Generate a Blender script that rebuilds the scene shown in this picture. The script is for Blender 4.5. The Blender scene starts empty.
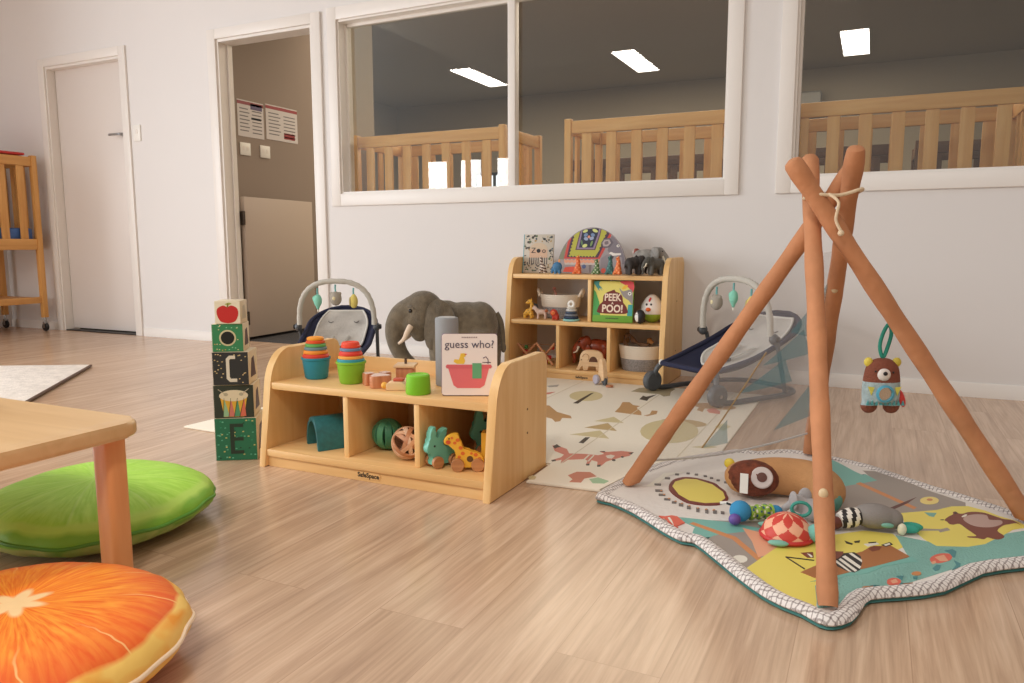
import bpy, bmesh, math, random
from math import pi, sin, cos, radians as rad
from mathutils import Vector, Matrix, geometry
random.seed(7)
SC = bpy.context.scene
COL = SC.collection

# ------------------------------------------------------------------ materials
def lin(c):
    c = c / 255.0
    return c / 12.92 if c <= .04045 else ((c + .055) / 1.055) ** 2.4
def rgb(*c):
    return (lin(c[0]), lin(c[1]), lin(c[2]), 1)
MATS = {}
def newmat(name):
    m = bpy.data.materials.new(name); m.use_nodes = True
    return m, m.node_tree, m.node_tree.nodes['Principled BSDF']
def mat(name, c, rough=.55, metal=0, bump=0, bscale=200, var=0, vscale=20, sheen=0):
    """plain coloured surface with a little procedural colour variation and bump"""
    if name in MATS: return MATS[name]
    m, nt, b = newmat(name)
    b.inputs['Base Color'].default_value = rgb(*c)
    b.inputs['Roughness'].default_value = rough
    b.inputs['Metallic'].default_value = metal
    if sheen: b.inputs['Sheen Weight'].default_value = sheen
    tc = nt.nodes.new('ShaderNodeTexCoord')
    if var:
        n = nt.nodes.new('ShaderNodeTexNoise'); n.inputs['Scale'].default_value = vscale; n.inputs['Detail'].default_value = 4
        nt.links.new(tc.outputs['Object'], n.inputs['Vector'])
        r = nt.nodes.new('ShaderNodeValToRGB')
        r.color_ramp.elements[0].position = .3; r.color_ramp.elements[1].position = .7
        r.color_ramp.elements[0].color = rgb(*[max(0, x * (1 - var)) for x in c]); r.color_ramp.elements[1].color = rgb(*[min(255, x * (1 + var)) for x in c])
        nt.links.new(n.outputs['Fac'], r.inputs['Fac']); nt.links.new(r.outputs['Color'], b.inputs['Base Color'])
    if bump:
        n = nt.nodes.new('ShaderNodeTexNoise'); n.inputs['Scale'].default_value = bscale; n.inputs['Detail'].default_value = 3
        nt.links.new(tc.outputs['Object'], n.inputs['Vector'])
        bp = nt.nodes.new('ShaderNodeBump'); bp.inputs['Strength'].default_value = bump; bp.inputs['Distance'].default_value = .01
        nt.links.new(n.outputs['Fac'], bp.inputs['Height']); nt.links.new(bp.outputs['Normal'], b.inputs['Normal'])
    MATS[name] = m
    return m
def wood(name, c1, c2, axis=0, scale=6, rough=.42):
    if name in MATS: return MATS[name]
    m, nt, b = newmat(name); L = nt.links
    tc = nt.nodes.new('ShaderNodeTexCoord'); mp = nt.nodes.new('ShaderNodeMapping')
    s = [scale * 6] * 3; s[axis] = scale * .45
    mp.inputs['Scale'].default_value = s
    L.new(tc.outputs['Object'], mp.inputs['Vector'])
    n = nt.nodes.new('ShaderNodeTexNoise'); n.inputs['Scale'].default_value = 1; n.inputs['Detail'].default_value = 5; n.inputs['Distortion'].default_value = .6
    L.new(mp.outputs['Vector'], n.inputs['Vector'])
    r = nt.nodes.new('ShaderNodeValToRGB'); r.color_ramp.elements[0].position = .32; r.color_ramp.elements[1].position = .68
    r.color_ramp.elements[0].color = rgb(*c1); r.color_ramp.elements[1].color = rgb(*c2)
    L.new(n.outputs['Fac'], r.inputs['Fac']); L.new(r.outputs['Color'], b.inputs['Base Color'])
    b.inputs['Roughness'].default_value = rough
    MATS[name] = m
    return m
def emit(name, c, s):
    if name in MATS: return MATS[name]
    m, nt, b = newmat(name)
    b.inputs['Base Color'].default_value = rgb(*c); b.inputs['Emission Color'].default_value = rgb(*c); b.inputs['Emission Strength'].default_value = s
    MATS[name] = m
    return m
def floor_mat():
    m, nt, b = newmat('oak_vinyl_planks'); L = nt.links; N = nt.nodes.new
    tc = N('ShaderNodeTexCoord'); mp = N('ShaderNodeMapping'); mp.inputs['Rotation'].default_value = (0, 0, rad(-90)); mp.inputs['Location'].default_value = (.35, .115, 0)
    L.new(tc.outputs['Object'], mp.inputs['Vector'])
    br = N('ShaderNodeTexBrick'); br.offset = .37; br.offset_frequency = 2; br.squash = 1
    br.inputs['Scale'].default_value = 1; br.inputs['Brick Width'].default_value = 1.22; br.inputs['Row Height'].default_value = .18
    br.inputs['Mortar Size'].default_value = .0009; br.inputs['Mortar Smooth'].default_value = .3; br.inputs['Bias'].default_value = 0
    br.inputs['Color1'].default_value = (0, 0, 0, 1); br.inputs['Color2'].default_value = (1, 1, 1, 1); br.inputs['Mortar'].default_value = (.5, .5, .5, 1)
    L.new(mp.outputs['Vector'], br.inputs['Vector'])
    # grain, shifted from plank to plank
    sh = N('ShaderNodeVectorMath'); sh.operation = 'SCALE'; L.new(br.outputs['Color'], sh.inputs[0]); sh.inputs['Scale'].default_value = 7.3
    ad = N('ShaderNodeVectorMath'); ad.operation = 'ADD'; L.new(mp.outputs['Vector'], ad.inputs[0]); L.new(sh.outputs['Vector'], ad.inputs[1])
    m2 = N('ShaderNodeMapping'); m2.inputs['Scale'].default_value = (1.6, 26, 1); L.new(ad.outputs['Vector'], m2.inputs['Vector'])
    n1 = N('ShaderNodeTexNoise'); n1.inputs['Scale'].default_value = 1.0; n1.inputs['Detail'].default_value = 7; n1.inputs['Roughness'].default_value = .62; n1.inputs['Distortion'].default_value = 1.1
    L.new(m2.outputs['Vector'], n1.inputs['Vector'])
    m3 = N('ShaderNodeMapping'); m3.inputs['Scale'].default_value = (5, 150, 1); L.new(ad.outputs['Vector'], m3.inputs['Vector'])
    n2 = N('ShaderNodeTexNoise'); n2.inputs['Scale'].default_value = 1.0; n2.inputs['Detail'].default_value = 3; L.new(m3.outputs['Vector'], n2.inputs['Vector'])
    r = N('ShaderNodeValToRGB'); e = r.color_ramp.elements
    e[0].position = .28; e[0].color = rgb(184, 152, 126); e[1].position = .72; e[1].color = rgb(226, 197, 170)
    k = r.color_ramp.elements.new(.5); k.color = rgb(208, 177, 149)
    L.new(n1.outputs['Fac'], r.inputs['Fac'])
    r2 = N('ShaderNodeValToRGB'); r2.color_ramp.elements[0].position = .3; r2.color_ramp.elements[0].color = (.84, .82, .80, 1); r2.color_ramp.elements[1].position = .6; r2.color_ramp.elements[1].color = (1, 1, 1, 1)
    L.new(n2.outputs['Fac'], r2.inputs['Fac'])
    mx = N('ShaderNodeMix'); mx.data_type = 'RGBA'; mx.blend_type = 'MULTIPLY'; mx.inputs['Factor'].default_value = 1
    L.new(r.outputs['Color'], mx.inputs['A']); L.new(r2.outputs['Color'], mx.inputs['B'])
    r3 = N('ShaderNodeValToRGB'); r3.color_ramp.elements[0].color = (.90, .885, .87, 1); r3.color_ramp.elements[1].color = (1, 1, 1, 1); L.new(br.outputs['Color'], r3.inputs['Fac'])
    mx2 = N('ShaderNodeMix'); mx2.data_type = 'RGBA'; mx2.blend_type = 'MULTIPLY'; mx2.inputs['Factor'].default_value = 1
    L.new(mx.outputs['Result'], mx2.inputs['A']); L.new(r3.outputs['Color'], mx2.inputs['B'])
    mx3 = N('ShaderNodeMix'); mx3.data_type = 'RGBA'; mx3.inputs['B'].default_value = rgb(176, 144, 118)
    L.new(br.outputs['Fac'], mx3.inputs['Factor']); L.new(mx2.outputs['Result'], mx3.inputs['A'])
    L.new(mx3.outputs['Result'], b.inputs['Base Color']); b.inputs['Roughness'].default_value = .23; b.inputs['Specular IOR Level'].default_value = .8
    return m
def cushion_mat(name, kind):
    """printed fruit slice: polar pattern in the cushion's own space"""
    m, nt, b = newmat(name); L = nt.links; N = nt.nodes.new
    tc = N('ShaderNodeTexCoord'); sp = N('ShaderNodeSeparateXYZ'); L.new(tc.outputs['Object'], sp.inputs[0])
    def mth(op, a, c=None):
        n = N('ShaderNodeMath'); n.operation = op
        for i, v in enumerate((a, c)):
            if v is None: continue
            if isinstance(v, (int, float)): n.inputs[i].default_value = v
            else: L.new(v, n.inputs[i])
        return n.outputs[0]
    x, y, z = sp.outputs
    rr = mth('SQRT', mth('ADD', mth('MULTIPLY', x, x), mth('MULTIPLY', y, y)))
    an = mth('ARCTAN2', y, x)
    cb = N('ShaderNodeCombineXYZ'); L.new(mth('MULTIPLY', mth('COSINE', an), 2.2), cb.inputs[0]); L.new(mth('MULTIPLY', mth('SINE', an), 2.2), cb.inputs[1]); L.new(mth('MULTIPLY', rr, 2.0), cb.inputs[2])
    ns = N('ShaderNodeTexNoise'); ns.inputs['Scale'].default_value = 9; ns.inputs['Detail'].default_value = 5; ns.inputs['Distortion'].default_value = .5; L.new(cb.outputs[0], ns.inputs['Vector'])
    wob = N('ShaderNodeTexNoise'); wob.inputs['Scale'].default_value = 14; L.new(tc.outputs['Object'], wob.inputs['Vector'])
    rw = mth('ADD', rr, mth('MULTIPLY', mth('SUBTRACT', wob.outputs['Fac'], .5), .02))
    def mix(f, A, B):
        n = N('ShaderNodeMix'); n.data_type = 'RGBA'; L.new(f, n.inputs['Factor'])
        for k, v in (('A', A), ('B', B)):
            if isinstance(v, tuple): n.inputs[k].default_value = v
            else: L.new(v, n.inputs[k])
        return n.outputs['Result']
    def step(v, lo, hi):
        n = N('ShaderNodeMapRange'); n.inputs['From Min'].default_value = lo; n.inputs['From Max'].default_value = hi; L.new(v, n.inputs['Value']); return n.outputs[0]
    if kind == 'orange':
        flesh = mix(step(ns.outputs['Fac'], .35, .68), rgb(240, 110, 18), rgb(255, 168, 56))
        flesh = mix(mth('MULTIPLY', step(mth('ADD', rw, mth('MULTIPLY', ns.outputs['Fac'], .05)), .175, .25), .6), flesh, rgb(226, 62, 8))
        # thin membranes between ten segments, starting out in the slice
        a10 = mth('ABSOLUTE', mth('SUBTRACT', mth('FRACT', mth('MULTIPLY', mth('ADD', an, mth('MULTIPLY', mth('SUBTRACT', wob.outputs['Fac'], .5), .25)), 10 / (2 * pi))), .5))
        memb = mth('MULTIPLY', step(mth('MULTIPLY', a10, rr), .0036, .0012), step(rw, .13, .19))
        flesh = mix(memb, flesh, rgb(250, 190, 120))
        star = mth('ADD', rw, mth('MULTIPLY', mth('COSINE', mth('MULTIPLY', an, 7)), -.012))
        flesh = mix(step(star, .044, .030), flesh, rgb(248, 214, 160))
        rind = mix(step(wob.outputs['Fac'], .5, .66), rgb(250, 208, 110), rgb(246, 160, 44))
        col = mix(step(rw, .224, .231), flesh, rind)
        side = mix(step(wob.outputs['Fac'], .42, .55), rgb(238, 150, 46), rgb(246, 200, 110))
        col = mix(step(rw, .242, .250), col, side)
    else:
        flesh = mix(step(ns.outputs['Fac'], .3, .7), rgb(156, 216, 60), rgb(186, 234, 96))
        a10 = mth('ABSOLUTE', mth('SUBTRACT', mth('FRACT', mth('MULTIPLY', an, 9 / (2 * pi))), .5))
        flesh = mix(mth('MULTIPLY', step(mth('MULTIPLY', a10, rr), .006, .001), .22), flesh, rgb(214, 238, 160))
        col = mix(step(rw, .232, .242), flesh, rgb(186, 228, 100))
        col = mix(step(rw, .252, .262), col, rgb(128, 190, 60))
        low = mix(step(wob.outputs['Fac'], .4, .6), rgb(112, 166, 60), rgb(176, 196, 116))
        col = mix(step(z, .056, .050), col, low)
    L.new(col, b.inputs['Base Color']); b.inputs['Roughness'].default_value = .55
    bp = N('ShaderNodeBump'); bp.inputs['Strength'].default_value = .35; bp.inputs['Distance'].default_value = .012
    n3 = N('ShaderNodeTexNoise'); n3.inputs['Scale'].default_value = 16; n3.inputs['Detail'].default_value = 3; L.new(tc.outputs['Object'], n3.inputs['Vector'])
    L.new(n3.outputs['Fac'], bp.inputs['Height']); L.new(bp.outputs['Normal'], b.inputs['Normal'])
    return m
def sheer(name, c, op):
    m, nt, b = newmat(name); L = nt.links
    out = nt.nodes['Material Output']; t = nt.nodes.new('ShaderNodeBsdfTransparent'); d = nt.nodes.new('ShaderNodeBsdfDiffuse'); mx = nt.nodes.new('ShaderNodeMixShader')
    d.inputs['Color'].default_value = rgb(*c); mx.inputs[0].default_value = op
    tl = nt.nodes.new('ShaderNodeBsdfTranslucent'); tl.inputs['Color'].default_value = rgb(*c); ad = nt.nodes.new('ShaderNodeMixShader'); ad.inputs[0].default_value = .4
    L.new(d.outputs[0], ad.inputs[1]); L.new(tl.outputs[0], ad.inputs[2])
    L.new(t.outputs[0], mx.inputs[1]); L.new(ad.outputs[0], mx.inputs[2]); L.new(mx.outputs[0], out.inputs['Surface'])
    nt.nodes.remove(b)
    return m
def glass_mat():
    m, nt, b = newmat('window_glass'); L = nt.links
    out = nt.nodes['Material Output']; t = nt.nodes.new('ShaderNodeBsdfTransparent'); g = nt.nodes.new('ShaderNodeBsdfGlossy'); mx = nt.nodes.new('ShaderNodeMixShader'); fr = nt.nodes.new('ShaderNodeFresnel')
    fr.inputs['IOR'].default_value = 1.5; g.inputs['Roughness'].default_value = 0; g.inputs['Color'].default_value = (1, 1, 1, 1); t.inputs['Color'].default_value = (.94, .95, .94, 1)
    L.new(fr.outputs[0], mx.inputs[0]); L.new(t.outputs[0], mx.inputs[1]); L.new(g.outputs[0], mx.inputs[2]); L.new(mx.outputs[0], out.inputs['Surface'])
    nt.nodes.remove(b)
    return m

# ------------------------------------------------------------------ mesh builder
def T(x=0, y=0, z=0, rz=0, rx=0, ry=0, s=1):
    M = Matrix.Translation((x, y, z)) @ Matrix.Rotation(rz, 4, 'Z') @ Matrix.Rotation(ry, 4, 'Y') @ Matrix.Rotation(rx, 4, 'X')
    if isinstance(s, (int, float)): s = (s, s, s)
    return M @ Matrix.Diagonal((*s, 1))
FRONT = Matrix(((1, 0, 0, 0), (0, 0, -1, 0), (0, 1, 0, 0), (0, 0, 0, 1)))   # local (x, y, depth) -> x, z up, towards -y
class MB:
    def __init__(s):
        s.v = []; s.f = []; s.mi = []; s.mats = []
    def mid(s, m):
        if m not in s.mats: s.mats.append(m)
        return s.mats.index(m)
    def raw(s, vs, fs, m, M=None):
        o = len(s.v); k = s.mid(m) if not callable(m) else None
        vs = [Vector(p) for p in vs]
        if callable(m):
            for f in fs:
                c = sum((vs[i] for i in f), Vector()) / len(f)
                s.f.append([o + i for i in f]); s.mi.append(s.mid(m(c)))
        else:
            for f in fs: s.f.append([o + i for i in f]); s.mi.append(k)
        s.v += [tuple(M @ p) if M else tuple(p) for p in vs]
        return s
    def bm(s, b, m, M=None):
        b.verts.ensure_lookup_table(); b.verts.index_update()
        s.raw([v.co.copy() for v in b.verts], [[v.index for v in f.verts] for f in b.faces], m, M); b.free()
        return s
    def box(s, c, d, m, M=None, bev=0, seg=2):
        b = bmesh.new(); bmesh.ops.create_cube(b, size=1)
        for v in b.verts: v.co = Vector((v.co.x * d[0], v.co.y * d[1], v.co.z * d[2])) + Vector(c)
        if bev: bmesh.ops.bevel(b, geom=list(b.edges), offset=min(bev, min(d) * .49), segments=seg, affect='EDGES', profile=.5)
        return s.bm(b, m, M)
    def prism(s, pts, d0, d1, m, M=None, bev=0, seg=2, nobot=False):
        """polygon in local xy extruded along local z from d0 to d1; bev rounds both rims"""
        if not bev:
            pts = [tuple(p) for p in pts]; n = len(pts); vs = [(p[0], p[1], d0) for p in pts] + [(p[0], p[1], d1) for p in pts]
            tr = geometry.tessellate_polygon([[Vector((p[0], p[1], 0)) for p in pts]])
            fs = [tuple(i + n for i in t) for t in tr] + ([] if nobot else [tuple(t[::-1]) for t in tr]) + [(i, (i + 1) % n, n + (i + 1) % n, n + i) for i in range(n)]
            return s.raw(vs, fs, m, M)
        n = len(pts)
        if sum(pts[i][0] * pts[(i + 1) % n][1] - pts[(i + 1) % n][0] * pts[i][1] for i in range(n)) < 0: pts = pts[::-1]
        b = bmesh.new()
        lo = [b.verts.new((p[0], p[1], d0)) for p in pts]; hi = [b.verts.new((p[0], p[1], d1)) for p in pts]
        f1 = b.faces.new(lo[::-1]); f2 = b.faces.new(hi)
        for i in range(n): b.faces.new((lo[i], lo[(i + 1) % n], hi[(i + 1) % n], hi[i]))
        if bev:
            bmesh.ops.bevel(b, geom=list(f1.edges) + list(f2.edges), offset=bev, segments=seg, affect='EDGES', profile=.5)
        bmesh.ops.triangulate(b, faces=[f for f in b.faces if len(f.verts) > 4])
        return s.bm(b, m, M)
    def decal(s, pts, m, M=None, t=.0006, z=0):
        """thin printed patch: polygon in local xy lying at height z, t thick"""
        return s.prism(pts, z, z + t, m, M, nobot=True)
    def tube(s, pts, r, m, M=None, seg=10, closed=False, caps=True, flat=1):
        pts = [Vector(p) for p in pts]; n = len(pts)
        if not isinstance(r, (list, tuple)): r = [r] * n
        vs = []; fs = []; up = None
        for i, p in enumerate(pts):
            a = pts[(i - 1) % n] if (closed or i > 0) else p; c = pts[(i + 1) % n] if (closed or i < n - 1) else p
            t = (c - a).normalized()
            if up is None:
                up = Vector((0, 0, 1)) if abs(t.z) < .9 else Vector((1, 0, 0))
            up = (up - t * up.dot(t)).normalized(); w = t.cross(up)
            for j in range(seg):
                an = 2 * pi * j / seg
                vs.append(p + (w * cos(an) + up * sin(an) * flat) * r[i])
        for i in range(n if closed else n - 1):
            for j in range(seg):
                a = i * seg + j; b2 = i * seg + (j + 1) % seg; i2 = (i + 1) % n
                fs.append((a, b2, i2 * seg + (j + 1) % seg, i2 * seg + j))
        if not closed and caps:
            fs.append(tuple(range(seg))[::-1]); fs.append(tuple((n - 1) * seg + j for j in range(seg)))
        return s.raw(vs, fs, m, M)
    def lathe(s, prof, m, M=None, seg=28, sx=1, sy=1):
        vs = []; fs = []; n = len(prof)
        for r, z in prof:
            for j in range(seg):
                a = 2 * pi * j / seg; vs.append((r * cos(a) * sx, r * sin(a) * sy, z))
        for i in range(n - 1):
            for j in range(seg):
                k = (j + 1) % seg
                fs.append((i * seg + j, i * seg + k, (i + 1) * seg + k, (i + 1) * seg + j))
        if prof[0][0] > 1e-6: fs.append(tuple(range(seg))[::-1])
        if prof[-1][0] > 1e-6: fs.append(tuple((n - 1) * seg + j for j in range(seg)))
        return s.raw(vs, fs, m, M)
    def ell(s, c, r, m, M=None, seg=18, ring=12, rot=None):
        if isinstance(r, (int, float)): r = (r, r, r)
        vs = [Vector((0, 0, -1))]; fs = []
        for i in range(1, ring):
            b = -pi / 2 + pi * i / ring
            for j in range(seg): a = 2 * pi * j / seg; vs.append(Vector((cos(b) * cos(a), cos(b) * sin(a), sin(b))))
        vs.append(Vector((0, 0, 1))); e = len(vs) - 1
        for j in range(seg):
            k = (j + 1) % seg; fs.append((0, 1 + k, 1 + j)); fs.append((e, 1 + (ring - 2) * seg + j, 1 + (ring - 2) * seg + k))
            for i in range(ring - 2): fs.append((1 + i * seg + j, 1 + i * seg + k, 1 + (i + 1) * seg + k, 1 + (i + 1) * seg + j))
        R = rot or Matrix.Identity(4)
        vs = [Vector(c) + (R @ Vector((v.x * r[0], v.y * r[1], v.z * r[2]))) for v in vs]
        return s.raw(vs, fs, m, M)
    def grid(s, fn, nu, nv, m, M=None, thick=0):
        vs = [Vector(fn(i / nu, j / nv)) for j in range(nv + 1) for i in range(nu + 1)]
        q = [(j * (nu + 1) + i, j * (nu + 1) + i + 1, (j + 1) * (nu + 1) + i + 1, (j + 1) * (nu + 1) + i) for j in range(nv) for i in range(nu)]
        if not thick: return s.raw(vs, q, m, M)
        b = bmesh.new(); bv = [b.verts.new(p) for p in vs]
        for f in q: b.faces.new([bv[i] for i in f])
        bmesh.ops.recalc_face_normals(b, faces=b.faces); bmesh.ops.solidify(b, geom=list(b.faces), thickness=thick)
        return s.bm(b, m, M)
    def text(s, txt, size, m, M, t=.0008, align='CENTER', bold=0, squeeze=1):
        cu = bpy.data.curves.new('t', 'FONT'); cu.body = txt; cu.size = size; cu.align_x = align; cu.align_y = 'CENTER'; cu.extrude = t / 2; cu.offset = bold; cu.resolution_u = 3
        o = bpy.data.objects.new('t', cu); COL.objects.link(o); bpy.context.view_layer.update()
        me = bpy.data.meshes.new_from_object(o.evaluated_get(bpy.context.evaluated_depsgraph_get()))
        s.raw([v.co.copy() for v in me.vertices], [list(p.vertices) for p in me.polygons], m, M @ Matrix.Diagonal((squeeze, 1, 1, 1)))
        bpy.data.objects.remove(o); bpy.data.curves.remove(cu); bpy.data.meshes.remove(me)
        return s
    def blob(s, m, M=None, voxel=.01, smooth=4):
        """fuse what is in this builder into one continuous skin"""
        me = bpy.data.meshes.new('b'); me.from_pydata(s.v, [], s.f); o = bpy.data.objects.new('b', me); COL.objects.link(o)
        r = o.modifiers.new('r', 'REMESH'); r.mode = 'VOXEL'; r.voxel_size = voxel
        k = o.modifiers.new('s', 'SMOOTH'); k.iterations = smooth; k.factor = .5
        bpy.context.view_layer.update()
        e = bpy.data.meshes.new_from_object(o.evaluated_get(bpy.context.evaluated_depsgraph_get()))
        out = MB(); out.raw([v.co.copy() for v in e.vertices], [list(p.vertices) for p in e.polygons], m, M)
        bpy.data.objects.remove(o); bpy.data.meshes.remove(me); bpy.data.meshes.remove(e)
        return out
    def build(s, name, parent=None, sharp=38, loc=None, rz=0):
        me = bpy.data.meshes.new(name); me.from_pydata(s.v, [], s.f)
        for m in s.mats: me.materials.append(m)
        me.polygons.foreach_set('material_index', s.mi)
        b = bmesh.new(); b.from_mesh(me); bmesh.ops.recalc_face_normals(b, faces=b.faces)
        for f in b.faces: f.smooth = True
        for e in b.edges:
            e.smooth = not (len(e.link_faces) != 2 or e.calc_face_angle(0) > rad(sharp) or e.link_faces[0].material_index != e.link_faces[1].material_index and e.calc_face_angle(0) > rad(20))
        b.to_mesh(me); b.free()
        o = bpy.data.objects.new(name, me); COL.objects.link(o)
        if parent: o.parent = parent
        if loc: o.location = loc
        if rz: o.rotation_euler = (0, 0, rz)
        return o
def tag(o, label, cat, group=None, kind=None):
    if label: o['label'] = label
    if cat: o['category'] = cat
    if group: o['group'] = group
    if kind: o['kind'] = kind
    return o
def thing(name, label, cat, loc=(0, 0, 0), rz=0, group=None):
    o = bpy.data.objects.new(name, None); o.empty_display_size = .05; COL.objects.link(o)
    o.location = loc; o.rotation_euler = (0, 0, rz)
    return tag(o, label, cat, group)
def struct(name, mb, label, cat, **k):
    return tag(mb.build(name, **k), label, cat, kind='structure')
def dup(root, loc, rz, label, group=None):
    r = root.copy(); COL.objects.link(r); r.location = loc; r.rotation_euler = (0, 0, rz); r['label'] = label
    if group: r['group'] = group
    for ch in list(root.children):
        c = ch.copy(); COL.objects.link(c); c.parent = r
        for g in list(ch.children):
            d = g.copy(); COL.objects.link(d); d.parent = c
    return r
def circ(cx, cy, rx, ry=None, n=24, rot=0, a0=0, a1=2 * pi):
    ry = rx if ry is None else ry; out = []
    full = abs(a1 - a0 - 2 * pi) < 1e-6
    for i in range(n if full else n + 1):
        a = a0 + (a1 - a0) * i / n; x, y = rx * cos(a), ry * sin(a)
        out.append((cx + x * cos(rot) - y * sin(rot), cy + x * sin(rot) + y * cos(rot)))
    return out
def smoothpts(pts, k=3, closed=False):
    """Catmull-Rom through the points"""
    P = [Vector(p) for p in pts]; n = len(P); out = []
    for i in range(n if closed else n - 1):
        p0 = P[(i - 1) % n] if closed or i > 0 else P[0]; p1 = P[i]; p2 = P[(i + 1) % n]; p3 = P[(i + 2) % n] if closed or i < n - 2 else P[-1]
        for j in range(k):
            t = j / k
            out.append(.5 * ((2 * p1) + (p2 - p0) * t + (2 * p0 - 5 * p1 + 4 * p2 - p3) * t * t + (3 * p1 - p0 - 3 * p2 + p3) * t ** 3))
    if not closed: out.append(P[-1])
    return [tuple(p) for p in out]
def rrect(x0, y0, x1, y1, r, n=5):
    out = []
    for cx, cy, a in ((x1 - r, y1 - r, 0), (x0 + r, y1 - r, pi / 2), (x0 + r, y0 + r, pi), (x1 - r, y0 + r, 1.5 * pi)):
        out += [(cx + r * cos(a + pi / 2 * i / n), cy + r * sin(a + pi / 2 * i / n)) for i in range(n + 1)]
    return out

# ------------------------------------------------------------------ palette
wallpaint = mat('wall_paint', (229, 226, 224), .7, bump=.02, bscale=300)
trimpaint = mat('trim_gloss_white', (236, 231, 225), .4)
doorpaint = mat('door_white', (228, 220, 214), .4)
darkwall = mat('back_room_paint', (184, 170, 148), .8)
corrwall = mat('corridor_paint_dimmed', (152, 137, 125), .8)  # colour lowered so the wall carries the dimness beyond the doorway
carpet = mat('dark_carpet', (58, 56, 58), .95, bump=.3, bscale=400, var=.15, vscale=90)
oak = wood('shelf_birch', (226, 180, 118), (238, 197, 138), 0, 5)
oakv = wood('shelf_birch_upright', (230, 184, 120), (242, 202, 142), 2, 5)
oaky = wood('shelf_birch_deep', (216, 172, 116), (230, 190, 136), 1, 5)
cotw = wood('cot_beech', (206, 148, 80), (226, 172, 102), 2, 5)
cotwx = wood('cot_beech_rail', (206, 148, 80), (226, 172, 102), 0, 5)
cotwy = wood('cot_beech_side', (206, 148, 80), (226, 172, 102), 1, 5)
tablew = wood('table_top_maple', (212, 174, 124), (224, 188, 140), 0, 4, .3)
tableleg = wood('table_leg_beech', (224, 152, 96), (234, 168, 112), 2, 5, .35)
steel = mat('brushed_steel', (170, 170, 170), .3, 1)
black = mat('black_plastic', (26, 26, 28), .4)
dgrey = mat('dark_grey_plastic', (78, 82, 86), .4)
white = mat('white_paint', (240, 238, 232), .45)
cream = mat('cream_board', (232, 222, 200), .6)
lightwood = wood('pale_toy_wood', (222, 184, 140), (236, 202, 160), 0, 12)
brownwood = wood('toy_wheel_wood', (176, 120, 78), (198, 144, 98), 0, 14)
navy = mat('navy_fabric', (34, 38, 66), .8, bump=.15, bscale=500)
greyfab = mat('pale_grey_fabric', (190, 186, 178), .9, bump=.2, bscale=260, var=.05, vscale=30)
greypad = mat('grey_padded_fabric', (196, 191, 184), .9, bump=.3, bscale=60, var=.05, vscale=14)
GL = glass_mat()
def C(*c, r=.5): return mat('paint_%d_%d_%d' % c, c, r)
def FAB(*c): return mat('fabric_%d_%d_%d' % c, c, .9, bump=.2, bscale=320)

# ================================================================== THE ROOM
H = 2.7
fl = MB().box((.3, -3.45, -.05), (9.9, 7.1, .1), floor_mat()); o = struct('floor', fl, 'oak plank floor of the playroom', 'floor')
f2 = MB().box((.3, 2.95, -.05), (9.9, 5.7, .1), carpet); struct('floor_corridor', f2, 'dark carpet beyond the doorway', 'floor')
w = MB()
D1, D2, W1, W2 = (-3.885, -3.02), (-2.068, -1.25), (-1.055, 1.312), (1.620, 4.0)
WT = .12
def wallseg(x0, x1, z0, z1): w.box(((x0 + x1) / 2, WT / 2, (z0 + z1) / 2), (x1 - x0, WT, z1 - z0), wallpaint)
wallseg(-4.68, D1[0], 0, H); wallseg(D1[0], D1[1], 2.05, H); wallseg(D1[1], D2[0], 0, H); wallseg(D2[0], D2[1], 2.05, H)
wallseg(D2[1], W1[0], 0, H); wallseg(*W1, 0, 1.0); wallseg(*W1, 2.05, H); wallseg(W1[1], W2[0], 0, H); wallseg(*W2, 0, 1.0); wallseg(*W2, 2.05, H); wallseg(W2[1], 5.2, 0, H)
struct('wall_back', w, 'white painted wall with the windows and doors', 'wall')
struct('wall_left', MB().box((-4.62, -1.2, H / 2), (.12, 2.4, H), wallpaint), 'white side wall beside the cot on castors', 'wall')
struct('ceiling', MB().box((.3, -.35, H + .05), (9.9, .9, .1), wallpaint), 'white ceiling of the playroom', 'ceiling')
struct('ceiling_beyond', MB().box((.3, 2.95, H + .05), (9.9, 5.7, .1), darkwall), 'grey ceiling of the room behind the windows', 'ceiling')
struct('wall_far', MB().box((.3, 5.86, H / 2), (9.9, .12, H), darkwall), 'grey far wall of the room behind the windows', 'wall')
struct('wall_side', MB().box((-4.6, 2.96, H / 2), (.1, 5.68, H), darkwall).box((5.2, 2.96, H / 2), (.1, 5.68, H), darkwall), 'side walls of the room behind the windows', 'wall')
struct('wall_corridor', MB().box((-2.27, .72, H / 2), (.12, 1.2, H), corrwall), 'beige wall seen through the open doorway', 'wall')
struct('wall_partition', MB().box((-1.19, .31, H / 2), (.07, .38, H), darkwall), 'short grey partition end inside the window', 'wall')
# baseboard (right of the doorway and between the doors)
def skirting(name, x0, x1, lab):
    prof = [(0, 0), (.014, 0), (.014, .056), (.008, .064), (0, .064)]
    b = MB(); b.prism([(-p[0], p[1]) for p in prof], x0, x1, trimpaint, Matrix(((0, 0, 1, 0), (1, 0, 0, 0), (0, 1, 0, 0), (0, 0, 0, 1))))
    struct(name, b, lab, 'baseboard')
skirting('baseboard_right', -1.17, 5.2, 'white baseboard along the wall under the windows')
skirting('baseboard_middle', -2.94, -2.14, 'white baseboard between the two doors')
skirting('baseboard_left', -4.55, -3.96, 'white baseboard beside the cot')
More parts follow.
